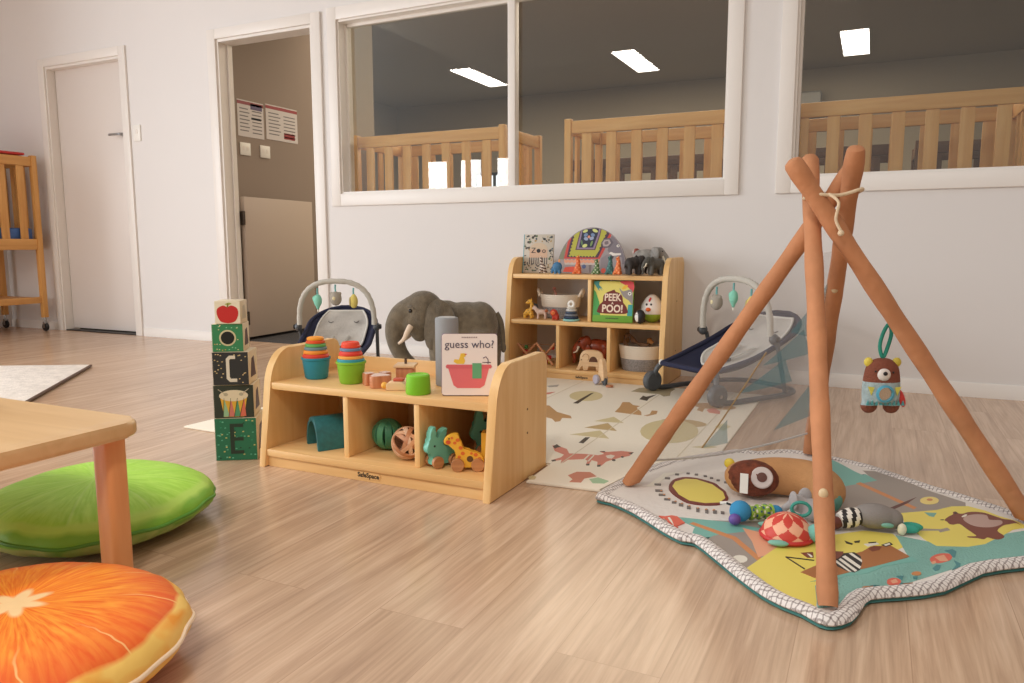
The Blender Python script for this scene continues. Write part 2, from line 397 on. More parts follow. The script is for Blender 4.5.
# door 1: closed white slab
d = thing('door_1', 'closed white door left of the light switch', 'door', ((D1[0] + D1[1]) / 2, 0, 0)); d['kind'] = 'structure'
hw = (D1[1] - D1[0]) / 2
slab = MB().box((0, .085, 1.026), (2 * hw - .05, .04, 2.02), doorpaint, bev=.003); slab.build('door_slab', d)
fr = MB()
for s in (-1, 1): fr.box((s * (hw - .01), .06, 1.025), (.02, .12, 2.05), trimpaint); fr.box((s * (hw + .03), -.007, 1.025 + .03), (.07, .014, 2.11), trimpaint, bev=.003)
fr.box((0, .06, 2.04), (2 * hw - .04, .12, .02), trimpaint); fr.box((0, -.007, 2.08), (2 * hw - .01, .014, .065), trimpaint, bev=.003); fr.build('door_frame', d)
hd = MB(); hd.lathe([(.026, 0), (.026, .008), (.012, .012), (.010, .05)], steel, T(hw - .075, .064, 1.50, rx=pi / 2)); hd.tube([(hw - .075, .018, 1.50), (hw - .10, .012, 1.50), (hw - .19, .012, 1.50)], .009, steel); hd.build('door_handle', d)
MB().box((0, .03, .004), (2 * hw - .05, .07, .006), black).build('threshold', d)
# door 2: open doorway with frame
d = thing('door_2', 'open white doorway with a half-height gate inside', 'doorway', ((D2[0] + D2[1]) / 2, 0, 0)); d['kind'] = 'structure'
hw = (D2[1] - D2[0]) / 2; fr = MB()
for s in (-1, 1): fr.box((s * (hw - .009), .06, 1.025), (.018, .122, 2.05), trimpaint); fr.box((s * (hw + .035), -.008, 1.055), (.075, .016, 2.12), trimpaint, bev=.003)
fr.box((-(hw - .026), .085, 1.02), (.012, .03, 2.04), trimpaint)
fr.box((0, .06, 2.041), (2 * hw - .036, .122, .018), trimpaint); fr.box((0, -.008, 2.083), (2 * hw - .004, .016, .065), trimpaint, bev=.003); fr.build('door_frame', d)
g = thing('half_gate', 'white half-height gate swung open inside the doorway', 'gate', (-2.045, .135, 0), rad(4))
ga = MB(); ga.box((0, .40, .52), (.038, .78, 1.0), mat('gate_paint_dimmed', (190, 174, 160), .5), bev=.004); ga.build('gate_panel', g)  # white gate darkened, the doorway's shade is in its colour
for z in (.87, .16):
    hg = MB(); hg.box((.002, -.002, z), (.05, .012, .095), mat('bronze_hinge', (84, 74, 66), .4, .8)); hg.tube([(.026, -.008, z - .048), (.026, -.008, z + .048)], .007, mat('bronze_hinge', (84, 74, 66), .4, .8)); hg.build('hinge', g)
# notices and sockets on the corridor wall
papw = mat('notice_paper', (214, 208, 206), .7)
def notice(y0, y1, z0, z1, lab, red, k):
    b = MB(); M = Matrix(((0, 0, 1, -2.2095), (-1, 0, 0, 0), (0, 1, 0, 0), (0, 0, 0, 1)))   # local x -> -y ; local z -> +x
    b.prism([(-y1, z0), (-y0, z0), (-y0, z1), (-y1, z1)], 0, .002, papw, M)
    def r(a, b2, c, d2, m): b.prism([(-(y0 + (y1 - y0) * b2), z0 + (z1 - z0) * c), (-(y0 + (y1 - y0) * a), z0 + (z1 - z0) * c), (-(y0 + (y1 - y0) * a), z0 + (z1 - z0) * d2), (-(y0 + (y1 - y0) * b2), z0 + (z1 - z0) * d2)], .002, .0026, m, M)
    r(0, 1, .88, .97, red); gr = C(120, 116, 118)
    for i in range(7): r(.08, .45 if i % 2 else .4, .75 - i * .1, .78 - i * .1, gr); r(.55, .92, .72 - i * .1, .75 - i * .1, gr)
    if k: r(.55, .9, .08, .26, C(150, 40, 44))
    else: r(.5, .95, .78, .94, C(84, 70, 110)); r(.52, .9, .5, .56, C(60, 60, 66))
    tag(b.build('notice'), lab, 'poster', 'notices on the wall beyond the doorway')
YN = lambda px: None
notice(.30, .56, 1.47, 1.73, 'white paper notice with a dark blue picture, nearer the door frame', C(140, 52, 58), 0)
notice(.585, .93, 1.48, 1.74, 'white paper notice with a red heading and red patch, deeper in the doorway', C(150, 46, 50), 1)
for y, lab in ((.36, 'white socket plate under the notice nearer the door frame'), (.56, 'white socket plate under the gap between two notices')):
    b = MB(); b.box((-2.206, y, 1.38), (.008, .10, .09), white, bev=.002); b.box((-2.2015, y - .02, 1.385), (.003, .018, .03), trimpaint); b.box((-2.2015, y + .02, 1.385), (.003, .018, .03), trimpaint)
    tag(b.build('socket_plate'), lab, 'socket', 'sockets beyond the doorway')
b = thing('light_switch', 'white light switch beside the closed white door', 'switch', (-2.885, 0, 1.49))
MB().box((0, -.005, 0), (.075, .009, .115), white, bev=.002).build('switch_plate', b); MB().box((0, -.011, .01), (.02, .005, .03), trimpaint, bev=.001).build('rocker', b)
# windows
def window(name, x0, x1, mull, lab):
    d = thing(name, lab, 'window', ((x0 + x1) / 2, 0, 0)); d['kind'] = 'structure'; hw = (x1 - x0) / 2; cx = (x0 + x1) / 2
    fr = MB()
    for s in (-1, 1): fr.box((s * (hw + .033), -.008, 1.525), (.069, .016, 1.2), trimpaint, bev=.003); fr.box((s * (hw - .006), .06, 1.525), (.012, .122, 1.05), trimpaint)
    for z, zz in ((.9625, 1.0), (2.0875, 2.05)): fr.box((0, -.008, z), (2 * hw - .002, .016, .075), trimpaint, bev=.003)
    fr.box((0, .06, 1.006), (2 * hw - .024, .122, .012), trimpaint); fr.box((0, .06, 2.044), (2 * hw - .024, .122, .012), trimpaint)
    for s in (-1, 1): fr.box((s * (hw - .017), .075, 1.525), (.012, .03, 1.03), trimpaint)
    fr.box((0, .075, 2.03), (2 * hw - .06, .03, .02), trimpaint)
    fr.build('window_frame', d)
    xs = [-hw + .014] + ([mull - cx] if mull is not None else []) + [hw - .014]
    if mull is not None: MB().box((mull - cx, .05, 1.525), (.045, .055, 1.026), trimpaint, bev=.003).build('mullion', d)
    for a, c in zip(xs, xs[1:]):
        MB().box(((a + c) / 2, .075, 1.52), (c - a - (.014 if mull is not None else 0), .006, 1.03), GL).build('window_pane', d)
window('window_1', *W1, .122, 'wide white-framed internal window with a central mullion')
window('window_2', *W2, None, 'white-framed internal window behind the tepee play gym')
# glowing panels added behind the glass in place of reflected ceiling lights
reflect_glow = emit('reflected_light_glow', (255, 246, 236), 2.6)
for i, (cx, cy, lab) in enumerate(((-2.445, 4.49, 'slim glowing panel standing in for a ceiling light reflected left of the mullion'), (-.50, 4.52, 'slim glowing panel standing in for a ceiling light reflected right of the mullion'), (1.712, 4.74, 'glowing panel standing in for a ceiling light reflected behind the play gym'))):
    t = thing('ceiling_light_reflection', lab, 'reflected ceiling light', (cx, cy, H), 0, 'glowing panels standing in for reflections in the glass')
    MB().box((0, 0, -.009), (.25, 1.02, .008), reflect_glow).build('reflection_panel', t)
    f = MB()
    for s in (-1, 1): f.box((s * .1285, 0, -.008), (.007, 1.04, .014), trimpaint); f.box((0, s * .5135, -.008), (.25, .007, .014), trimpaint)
    f.build('reflection_frame', t)
# split air conditioner faintly seen
t = thing('air_conditioner', 'pale wall air conditioner dimly seen through the window', 'air conditioner', (.9, 5.8, 2.13))
a = MB().prism([(0, 0), (-.17, .0), (-.20, .06), (-.20, .27), (-.17, .29), (0, .29)], -.45, .45, mat('ac_plastic', (190, 186, 178), .4), Matrix(((0, 0, 1, 0), (1, 0, 0, 0), (0, 1, 0, 0), (0, 0, 0, 1))), bev=.01); a.build('case', t)
MB().box((0, -.19, .035), (.8, .03, .012), dgrey).build('air_outlet', t)
# glowing window added on the far wall for glazing reflected in the panes
t = thing('reflected_window', 'small glowing window standing in for daylight reflected between the cot slats', 'window', (-2.9, 5.79, 0)); t['kind'] = 'structure'
MB().box((0, 0, 1.18), (.55, .02, .95), emit('reflected_daylight', (226, 236, 240), 1.6)).build('window_pane', t)
f = MB()
for x in (-.29, 0, .29): f.box((x, -.012, 1.18), (.04, .04, 1.0), dgrey)
for z in (.69, 1.67): f.box((0, -.012, z), (.6, .04, .04), dgrey)
f.build('window_frame', t)

# ------------------------------------------------------------------ cots
def cot(loc, rz, lab, L=1.10, Wd=.56, top=1.37, base=.72, mattress=None, red=False, castors=True, nsl=7, ws=None):
    cotw_, cotwx_, cotwy_ = ws or (cotw, cotwx, cotwy)
    """long side along local x; its front long side is y=0, going back to y=Wd"""
    t = thing('cot', lab, 'cot', loc, rz, 'timber slatted cots')
    for x in (0.02, L - .02):
        for y in (.02, Wd - .02):
            MB().box((x, y, (.11 + top + .012) / 2), (.04, .042, top + .012 - .11), cotw_, bev=.004).build('corner_post', t)
    for y in (.02, Wd - .02):
        MB().box((L / 2, y, top - .035), (L - .08, .028, .07), cotwx_, bev=.004).build('top_rail', t)
        MB().box((L / 2, y, base - .032), (L - .08, .028, .085), cotwx_, bev=.004).build('bottom_rail', t)
        for i in range(nsl):
            x = .04 + (L - .08) * (i + .62) / (nsl + .24)
            MB().box((x, y, (base + top - .07) / 2 + .005), (.058, .014, top - .07 - base - .01), cotw_, bev=.003).build('slat', t)
    for x in (.02, L - .02):
        e = MB(); e.box((x, Wd / 2, top - .035), (.028, Wd - .08, .07), cotwy_, bev=.004); e.box((x, Wd / 2, base - .032), (.028, Wd - .08, .085), cotwy_, bev=.004)
        for i in range(3): e.box((x, .04 + (Wd - .08) * (i + 1) / 4, (base + top - .07) / 2), (.014, .05, top - .07 - base), cotw_)
        e.build('end_frame', t)
    MB().box((L / 2, Wd / 2, base - .02), (L - .09, Wd - .075, .02), cotwx_).build('mattress_base', t)
    MB().box((L / 2, Wd / 2, base + .045), (L - .09, Wd - .08, .10), mattress or C(120, 140, 170), bev=.02).build('mattress', t)
    s = MB(); s.box((L / 2, Wd / 2, .26), (L - .09, Wd - .075, .018), cotwx_)
    for y in (.02, Wd - .02): s.box((L / 2, y, .25), (L - .08, .022, .05), cotwx_, bev=.003)
    s.build('lower_shelf', t)
    for x in (.02, L - .02):
        for y in (.02, Wd - .02):
            c = MB(); c.tube([(x, y, .11), (x, y, .078)], .009, steel); c.box((x, y, .066), (.034, .03, .022), steel, bev=.006)
            c.box((x - .014, y, .045), (.004, .02, .04), steel); c.box((x + .014, y, .045), (.004, .02, .04), steel)
            k = c.build('castor', t)
            MB().lathe([(.012, -.011), (.030, -.011), (.034, -.006), (.034, .006), (.030, .011), (.012, .011)], black, T(x, y, .034, ry=pi / 2), seg=18).build('castor_wheel', k)
    if red:
        tag(MB().box((L / 2, Wd / 2, top + .018), (L - .16, Wd - .02, .02), mat('red_vinyl', (200, 44, 40), .4), bev=.012).build('change_mat', t), 'red padded mat on top', None)
    return t
cot((-3.93, -1.19, 0), pi / 2, 'timber cot on castors with blue mattress beside the closed door', mattress=mat('blue_mattress', (74, 112, 176), .6), red=True, top=1.36)
def cotset(n, a, b): return tuple(wood(n + k, a, b, ax, 5) for k, ax in (('_upright', 2), ('_rail', 0), ('_side', 1)))
palew, darkw = cotset('pale_cot', (228, 170, 98), (242, 194, 124)), cotset('dark_cot', (92, 62, 40), (116, 82, 54))
cot((-1.09, .165, 0), 0, 'timber cot showing through the window pane left of the mullion', ws=palew)
cot((.385, .165, 0), 0, 'timber cot showing through the window pane right of the mullion', L=1.12, ws=palew)
cot((1.52, .165, 0), 0, 'timber cot showing through the window behind the play gym', ws=palew)
cot((-.2, 1.7, 0), 0, 'dark timber cot in the second row behind the mullion', L=1.1, top=1.33, ws=darkw, mattress=C(96, 84, 76))
cot((1.0, 1.7, 0), 0, 'dark timber cot in the second row between the two windows', L=1.1, top=1.33, ws=darkw, mattress=C(96, 84, 76))
cot((2.2, 1.7, 0), 0, 'dark timber cot in the second row behind the tepee poles', L=1.1, top=1.33, ws=darkw, mattress=C(96, 84, 76))

# ================================================================== SHELVES
def shelf_side_profile(D, Ht, rf, rb):
    pts = [(0, 0), (D, 0), (D, Ht - rb)]   # the front edge leans back and rounds over into the top
    pts += [(D - rb + rb * cos(a), Ht - rb + rb * sin(a)) for a in [pi / 2 * i / 6 for i in range(1, 7)]]
    k = [(.036, .24), (.042, .275), (.055, .308), (.078, .338), (.105, .355), (.135, .362)] if Ht < .5 else [(.014, .24), (.042, .49), (.050, .53), (.062, .565), (.084, .595), (.112, .610), (.14, .617)]
    return pts + [(p[0], p[1]) for p in smoothpts([(a, b, 0) for a, b in k], 3)[::-1]]
SIDE = Matrix(((0, 0, 1, 0), (1, 0, 0, 0), (0, 1, 0, 0), (0, 0, 0, 1)))   # local (y, z, x)
def logo_plate(root, x, y, z, w, h):
    p = MB(); p.prism(rrect(-w / 2, -h / 2, w / 2, h / 2, h * .45), 0, .0015, oak, T(x, y, z) @ FRONT)
    lp = p.build('logo_plate', root)
    t = MB(); t.text('SafeSpace', h * .92, black, T(x, y - .0015, z) @ FRONT, bold=.0006, t=.0006); t.build('lettering', lp)
def shelf_unit(name, lab, loc, Wd, D, Ht, tops, dividers, back, railtop, th=.026, plate=None):
    t = thing(name, lab, 'shelf unit', loc)
    for x0 in (0, Wd - th):
        b = MB(); b.prism(shelf_side_profile(D, Ht, .075 if Ht < .5 else .07, .03), x0, x0 + th, oakv, SIDE, bev=.006, seg=3); b.build('side_panel', t)
    for z in tops:
        y0 = .010 + (.030 if Ht < .5 and z > .2 else .042 if z > .5 else .016 if z > .2 else 0)
        MB().box((Wd / 2, (y0 + D - .012) / 2, z - .011), (Wd - 2 * th, D - .012 - y0, .022), oak, bev=.003).build('shelf_board', t)
    MB().box((Wd / 2, .026, (tops[-1] - .022) / 2), (Wd - 2 * th, .018, tops[-1] - .023), oak).build('plinth', t)
    for x, z0, z1 in dividers:
        y0 = .044 if Ht < .5 else .056 if z0 > .2 else .030
        MB().box((x, (y0 + D - .018) / 2, (z0 + z1) / 2), (.018, D - .018 - y0, z1 - z0), oakv, bev=.002).build('divider', t)
    if back: MB().box((Wd / 2, D - .008, (.03 + railtop) / 2), (Wd - 2 * th, .012, railtop - .03), oak, bev=.002).build('back_panel', t)
    h = MB()
    for x, s in ((0, -1), (Wd, 1)):
        for z in (.14, .21) if Ht < .5 else (.15, .40):
            h.lathe([(.0035, 0), (.0035, .001)], C(120, 84, 50), T(x + s * .0002, D * .62, z, ry=s * pi / 2), seg=10)
    h.build('peg_hole', t)
    logo_plate(t, *plate)
    return t
FS = (.312, -2.19, 0)
shelf_unit('shelf_unit', 'low pale wooden shelf unit with cups, blocks and a board book on top', FS, .81, .38, .362, (.260, .055), ((.307, .055, .238), (.555, .055, .238)), True, .305, plate=(.405, .0168, .019, .082, .021))
BS = (.272, -.385, 0)
shelf_unit('shelf_unit', 'taller wooden shelf unit against the wall below the window', BS, .85, .38, .617, (.53, .295, .05), ((.452, .295, .508), (.292, .05, .273), (.564, .05, .273)), False, 0, plate=(.43, .0168, .016, .095, .018))
ZT, ZL = .260, .055          # tops of the low unit
BT, BM, BL = .53, .295, .05  # tops of the tall unit

# ------------------------------------------------------------------ on top of the low shelf
def cup(name, lab, x, y, z, r0, r1, h, m, up, group):
    """tapered plastic cup: upright (hollow, rim on top) or turned over"""
    b = MB()
    if up:
        b.lathe([(r0 * .9, 0), (r0, .004), (r1, h - .008), (r1 + .003, h - .006), (r1 + .003, h), (r1 - .002, h), (r1 - .003, h - .006), (r0 - .003, .004), (0, .004)], m, seg=32)
    else:
        b.lathe([(r1 + .002, 0), (r1 + .002, .006), (r1, .008), (r0 + .002, h - .004), (r0 - .001, h), (r0 - .008, h), (r0 - .010, h - .002), (0, h - .002)], m, seg=32)
    return tag(b.build(name, loc=(x, y, z)), lab, 'stacking cup', group)
def stack(x, y, base, colors, names, lab, gname):
    cup('stacking_cup', base[2], x, y, ZT + .0005, .036, .0430, .068, base[1], True, gname)
    z = ZT + .0685; r = .0395
    for (m, h, l) in colors:
        cup('stacking_cup', l, x, y, z, r - .0025, r, h, m, False, gname); z += h + .0002; r -= .0030
stack(.417, -2.03, (0, C(38, 140, 168), 'blue upright stacking cup at the bottom of its stack'), (
    (C(222, 66, 44), .0125, 'red stacking cup turned over directly above the blue cup'), (C(244, 150, 52), .0115, 'orange stacking cup above the red one over the blue cup'),
    (C(112, 140, 150), .010, 'grey-blue stacking cup in the middle of the stack on the blue cup'), (C(104, 176, 92), .0105, 'green stacking cup second from top of the stack on the blue cup'),
    (C(232, 86, 40), .010, 'red-orange stacking cup just under the top of the blue-cup stack'), (C(248, 166, 50), .009, 'yellow-orange stacking cup topping the stack on the blue cup')), 0, 0, 'stacking cups standing on the blue cup')
stack(.570, -2.05, (0, C(134, 192, 50), 'lime green upright stacking cup at the bottom of its tall stack'), (
    (C(60, 160, 180), .009, 'teal stacking cup turned over on the lime cup'), (C(244, 172, 76), .0095, 'orange stacking cup above the teal one'),
    (C(226, 64, 48), .014, 'scalloped red stacking cup in the middle of the lime-cup stack'), (C(110, 140, 176), .009, 'slate blue stacking cup second from top of the lime-cup stack'),
    (C(236, 74, 44), .017, 'bright red stacking cup topping the stack on the lime cup')), 0, 0, 'stacking cups standing on the lime cup')
b = MB().lathe([(.034, 0), (.036, .004), (.0335, .052), (.030, .056), (.024, .056), (.022, .054), (0, .054)], C(126, 200, 40), seg=32)
tag(b.build('stacking_cup', loc=(.848, -2.105, ZT + .0005)), 'lone lime green stacking cup upside down beside the board book', 'stacking cup')
# copper coloured wooden shapes
cop = wood('copper_wood', (190, 120, 82), (212, 146, 106), 2, 14); pink = C(228, 200, 188)
def flower(name, lab, x, y, lobes, r, h, rz):
    t = thing(name, lab, 'wooden block', (x, y, ZT + .0005), rz, 'wooden shape blocks on the low shelf')
    pts = [((r * (1 + .16 * cos(lobes * a))) * cos(a), (r * (1 + .16 * cos(lobes * a))) * sin(a)) for a in [2 * pi * i / 48 for i in range(48)]]
    MB().prism(pts, 0, h, cop, bev=.002).build('block_body', t)
    MB().prism([(p[0] * .86, p[1] * .86) for p in pts], h, h + .001, pink).build('painted_top', t)
flower('shape_block', 'copper wooden block with pink lobed top, right one of the pair beside the lime cup', .690, -2.070, 3, .030, .036, .3)
flower('shape_block', 'small copper wooden block touching the lime green cup', .640, -2.055, 4, .018, .036, .2)
flower('shape_block', 'copper wooden block behind the front pair of lobed blocks', .668, -2.012, 4, .017, .034, .5)
t = thing('spinning_top', 'small square wooden spinning top with a dark peg', 'spinning top', (.700, -1.945, ZT + .0005), .4)
MB().box((0, 0, .022), (.054, .054, .042), cop, bev=.004).build('block_body', t); MB().prism([(-.033, -.033), (.033, -.033), (.033, .033), (-.033, .033)], .043, .053, lightwood, bev=.004).build('lid', t)
MB().tube([(0, 0, .053), (0, 0, .072)], .004, C(90, 66, 50)).build('peg', t)
t = thing('wooden_vehicle', 'little pale wooden toy with a red top and round knob', 'wooden toy', (.762, -2.085, ZT + .0005), .35)
MB().prism([(-.03, 0), (.03, 0), (.03, .014), (.018, .026), (-.02, .026), (-.03, .018)], -.017, .017, lightwood, FRONT, bev=.003).build('toy_body', t)
MB().box((.006, 0, .0305), (.03, .024, .008), C(198, 84, 60), bev=.002).build('red_top', t); MB().ell((-.036, -.006, .0135), .010, C(238, 178, 70)).build('knob', t)
t = thing('wooden_vehicle', 'pale wooden card shaped piece lying behind the red topped toy', 'wooden toy', (.765, -2.03, ZT + .0005), -.3)
MB().box((0, 0, .010), (.05, .036, .018), lightwood, bev=.004).build('toy_body', t); MB().lathe([(.012, 0), (.012, .007), (.009, .009)], cream, T(.004, 0, .019), seg=16).build('round_top', t)
# grey cylinder and board book
t = thing('speaker', 'plain grey cylindrical speaker standing behind the board book', 'speaker', (.856, -1.955, ZT + .0005))
MB().lathe([(.033, 0), (.035, .003), (.035, .200), (.033, .205), (.030, .206), (.028, .204), (0, .204)], mat('speaker_cloth', (150, 152, 156), .8, bump=.2, bscale=600), seg=32).build('body', t)
MB().lathe([(.027, 0), (.027, .002), (.025, .003)], C(170, 172, 174), T(0, 0, .204)).build('top_cap', t)
t = thing('board_book', 'pale board book with pink bathtub and duck leaning on the shelf end', 'book', (1.000, -2.078, ZT + .0032), rad(25))
BK = T(0, 0, 0, rx=rad(-7)); bw, bh, bt = .155, .172, .022
b = MB(); b.prism(rrect(-bw / 2, 0, bw / 2, bh, .008), -bt, 0, C(236, 224, 218), BK @ FRONT, bev=.001); b.box((0, bt / 2, bh / 2), (bw - .003, bt * .8, bh + .001), C(132, 92, 128), BK); b.box((-bw / 2, bt / 2, bh / 2), (.002, bt * .9, bh - .012), C(132, 92, 128), BK); bk = b.build('book_block', t)
art = MB(); AF = BK @ FRONT
art.decal([(-.064, .075), (.060, .075), (.063, .080), (.060, .086), (-.064, .086), (-.067, .080)], C(214, 98, 104), AF)
art.decal([(-.060, .076), (-.045, .028), (-.034, .020), (.030, .020), (.042, .028), (.055, .076)], C(222, 108, 112), AF)
art.decal([(.008, .047), (.034, .047), (.034, .090), (.008, .090)], C(96, 164, 118), AF, z=.0006)
art.decal([(-.045, .094), (-.035, .088), (-.016, .088), (-.012, .096), (-.016, .106), (-.010, .110), (-.014, .118), (-.025, .117), (-.027, .108), (-.030, .100), (-.042, .101)], C(232, 190, 60), AF); art.decal([(-.014, .112), (-.006, .115), (-.013, .117)], C(208, 90, 60), AF)
art.tube([(.052, -.0006, .088), (.052, -.0006, .100), (.046, -.0006, .108), (.038, -.0006, .104)], .0013, C(96, 76, 96), BK, seg=6); art.tube([(.036, -.0006, .092), (.06, -.0006, .092)], .0012, C(96, 76, 96), BK, seg=6)
art.text('guess who?', .0305, C(70, 62, 84), BK @ T(0, -.0008, .142) @ FRONT, t=.0006)
for k in range(9): art.decal([(-.022 + k * .005, .1605), (-.0185 + k * .005, .1605), (-.0185 + k * .005, .164), (-.022 + k * .005, .164)], C(150, 132, 132), AF)
art.build('cover_print', t)

# ------------------------------------------------------------------ inside the low shelf
t = MB(); arc = circ(0, 0, .058, .098, 16, 0, 0, pi) + circ(0, 0, .047, .087, 16, 0, 0, pi)[::-1]
t.prism(arc, -.055, .055, mat('teal_wood', (36, 108, 116), .45, var=.08, vscale=60), FRONT, bev=.002)
tag(t.build('toy_arch', loc=(.485, -2.06, ZL + .0005), rz=rad(-32)), 'dark teal wooden arch in the first compartment of the low shelf', 'wooden arch')
# green rolling ball with curved cut-outs
def openball(name, lab, cat, x, y, r, m, n, w, wood_=False):
    t = thing(name, lab, cat, (x, y, ZL + .0025)); rng = random.Random(n)
    for i in range(n):
        ax = T(0, 0, r, rz=pi * i / n + .35, rx=rad(90 if not wood_ else rng.uniform(25, 150)), ry=rad(0 if not wood_ else rng.uniform(-50, 50)))
        p = MB(); R = r * (1 - .012 * i if wood_ else 1)
        p.lathe([(R - .004, -w), (R, -w * .9), (R + .0005, 0), (R, w * .9), (R - .004, w), (R - .005, 0), (R - .004, -w)], m[i % len(m)], ax, seg=40)
        p.build('ring_band', t)
    return t
gb = openball('sensory_ball', 'green sensory ball with curved openings in the middle compartment', 'ball', .679, -2.02, .047, [mat('green_silicone', (78, 150, 112), .5), mat('green_silicone_dark', (62, 132, 98), .5)], 5, .011)
MB().ell((0, 0, .047), .030, mat('dark_core', (44, 84, 66), .6)).build('inner_ball', gb)
openball('woven_ball', 'copper coloured ball of woven wooden bands in the middle compartment', 'ball', .797, -2.088, .048, [wood('band_a', (206, 158, 122), (224, 180, 146), 0, 10), wood('band_b', (176, 118, 82), (198, 142, 104), 0, 10), C(222, 190, 164)], 8, .0065, True)
t = MB().ell((0, 0, .046), (.05, .034, .046), mat('purple_felt', (76, 44, 82), .9), seg=20)
for a in range(5): t.tube([(.0, 0, .046)] + [(.05 * cos(pi * k / 6) * cos(a), .034 * cos(pi * k / 6) * sin(a), .046 + .048 * sin(pi * k / 6)) for k in range(0, 7)], .003, C(58, 34, 64), seg=6)
tag(t.build('fabric_ball', loc=(.770, -1.93, ZL + .0005)), 'dark purple ball in shadow behind the copper woven ball', 'ball')
# wooden animals on wheels
def wheels(t, xs, r, half):
    for x in xs:
        for s in (-1, 1):
            w = MB(); w.lathe([(.003, -.006), (r, -.006), (r + .001, -.004), (r + .001, .004), (r, .006), (.003, .006)], brownwood, T(x, s * half, r + .001, rx=pi / 2), seg=22); w.build('wheel', t)
        MB().tube([(x, -half, r + .001), (x, half, r + .001)], .003, brownwood, seg=8).build('axle', t)
def bunny(name, lab, x, y, rz, face, dark, grp):
    t = thing(name, lab, 'wooden toy', (x, y, ZL + .0005), rz, grp)
    o = smoothpts([(-.048, .060), (-.044, .046), (-.030, .040), (-.030, .018), (-.028, .010), (.040, .010), (.052, .022), (.052, .040), (.040, .052), (.016, .056), (.004, .062), (.002, .072), (.012, .088), (.020, .108), (.010, .110), (-.004, .096), (-.014, .082), (-.020, .100), (-.018, .118), (-.030, .116), (-.036, .098), (-.038, .080)], 3, True)
    MB().prism(o, -.012, .012, dark, FRONT, bev=.003).build('toy_body', t)
    f = MB(); f.ell((-.024, -.0125, .064), (.003, .0012, .003), black, seg=8); f.ell((-.024, .0125, .064), (.003, .0012, .003), black, seg=8); f.build('eye', t)
    wheels(t, (-.018, .036), .0165, .019)
    return t
gd = mat('jade_paint', (88, 158, 136), .5)
bunny('wheeled_rabbit', 'pale mint wooden rabbit on wheels by the last divider', .917, -2.105, rad(62), 0, mat('mint_paint', (112, 190, 170), .5), 'wheeled rabbits in the low shelf')
bunny('wheeled_rabbit', 'green wooden rabbit on wheels behind the yellow giraffe', 1.000, -1.955, rad(38), 0, gd, 'wheeled rabbits in the low shelf').scale = (1.25, 1.25, 1.25)
t = thing('wheeled_giraffe', 'yellow wooden giraffe with orange spots on brown wheels', 'wooden toy', (1.000, -2.106, ZL + .0005), rad(26))
gy = mat('yellow_paint', (238, 184, 58), .45)
o = smoothpts([(-.058, .088), (-.056, .076), (-.040, .072), (-.030, .060), (-.024, .036), (-.026, .012), (.046, .012), (.052, .030), (.044, .046), (.024, .054), (.004, .058), (-.012, .074), (-.016, .094), (-.020, .104), (-.030, .104), (-.046, .100)], 3, True)
MB().prism(o, -.011, .011, gy, FRONT, bev=.003).build('toy_body', t)
sp = MB()
for x, z, r in ((-.020, .088, .006), (-.028, .080, .005), (-.012, .066, .006), (-.006, .050, .006), (-.016, .040, .005), (.030, .046, .006), (.040, .034, .006), (.018, .050, .004), (-.010, .026, .005), (-.036, .094, .004)): sp.decal(circ(x, z, r, r * .9, 10), C(222, 112, 44), T(0, -.0111, 0) @ FRONT); sp.decal(circ(x, z, r, r * .9, 10), C(222, 112, 44), T(0, .0117, 0) @ FRONT)
sp.decal(circ(-.046, .082, .007, .006, 10), C(214, 84, 44), T(0, -.0111, 0) @ FRONT); sp.ell((-.044, -.0115, .092), (.0022, .001, .0022), black, seg=8); sp.build('spots', t)
MB().lathe([(.009, -.0113), (.009, .0113)], C(96, 66, 34), T(.014, 0, .034, rx=pi / 2), seg=18).build('round_hole', t)
wheels(t, (-.020, .036), .0175, .018)
t = thing('wheeled_bus', 'yellow wooden vehicle half hidden by the end panel of the low shelf', 'wooden toy', (1.052, -2.03, ZL + .0005), rad(20))
yb = mat('yellow_paint', (238, 184, 58), .45); b = MB(); zf = FRONT
for x0, x1, z0, z1 in ((-.034, -.018, .012, .098), (.018, .034, .012, .098), (-.018, .018, .084, .098), (-.018, .018, .012, .040)): b.prism([(x0, z0), (x1, z0), (x1, z1), (x0, z1)], -.020, .020, yb, zf)
b.build('toy_body', t); MB().box((0, 0, .052), (.030, .012, .022), dgrey, bev=.004).ell((0, 0, .070), .009, lightwood).build('driver', t)
w = MB()
for x in (-.02, .02):
    for s in (-1, 1): MB().lathe([(.003, -.004), (.0115, -.004), (.0125, 0), (.0115, .004), (.003, .004)], brownwood, T(x, s * .0245, .0125, rx=pi / 2), seg=18).build('wheel', t)

# ================================================================== STACK OF PICTURE BLOCKS
edge = C(220, 206, 178)
def block(lab, cx, cy, z, w, h, rz, m, deco):
    t = thing('picture_block', lab, 'stacking block', (cx, cy, z), rz, 'picture blocks in the tower')
    b = MB(); e = .0012
    b.box((0, 0, h / 2), (w, w, h - .0006), edge, bev=.002); b.box((0, -w / 2, h / 2), (w - 2 * e, .0012, h - 2 * e), m); b.box((-w / 2, 0, h / 2), (.0012, w - 2 * e, h - 2 * e), m)
    b.build('box_body', t)
    d = MB(); F0 = T(0, -w / 2 - .0006, 0) @ FRONT; deco(d, F0, w, h); d.build('front_picture', t)
    d2 = MB(); s = T(w / 2 + .0001, 0, 0, rz=pi / 2) @ FRONT
    d2.decal([(-w * .3, h * .2), (w * .28, h * .2), (w * .1, h * .8), (-w * .15, h * .75)], C(70, 40, 38) if m is not cream else C(190, 180, 160), s, t=.0008); d2.build('side_picture', t)
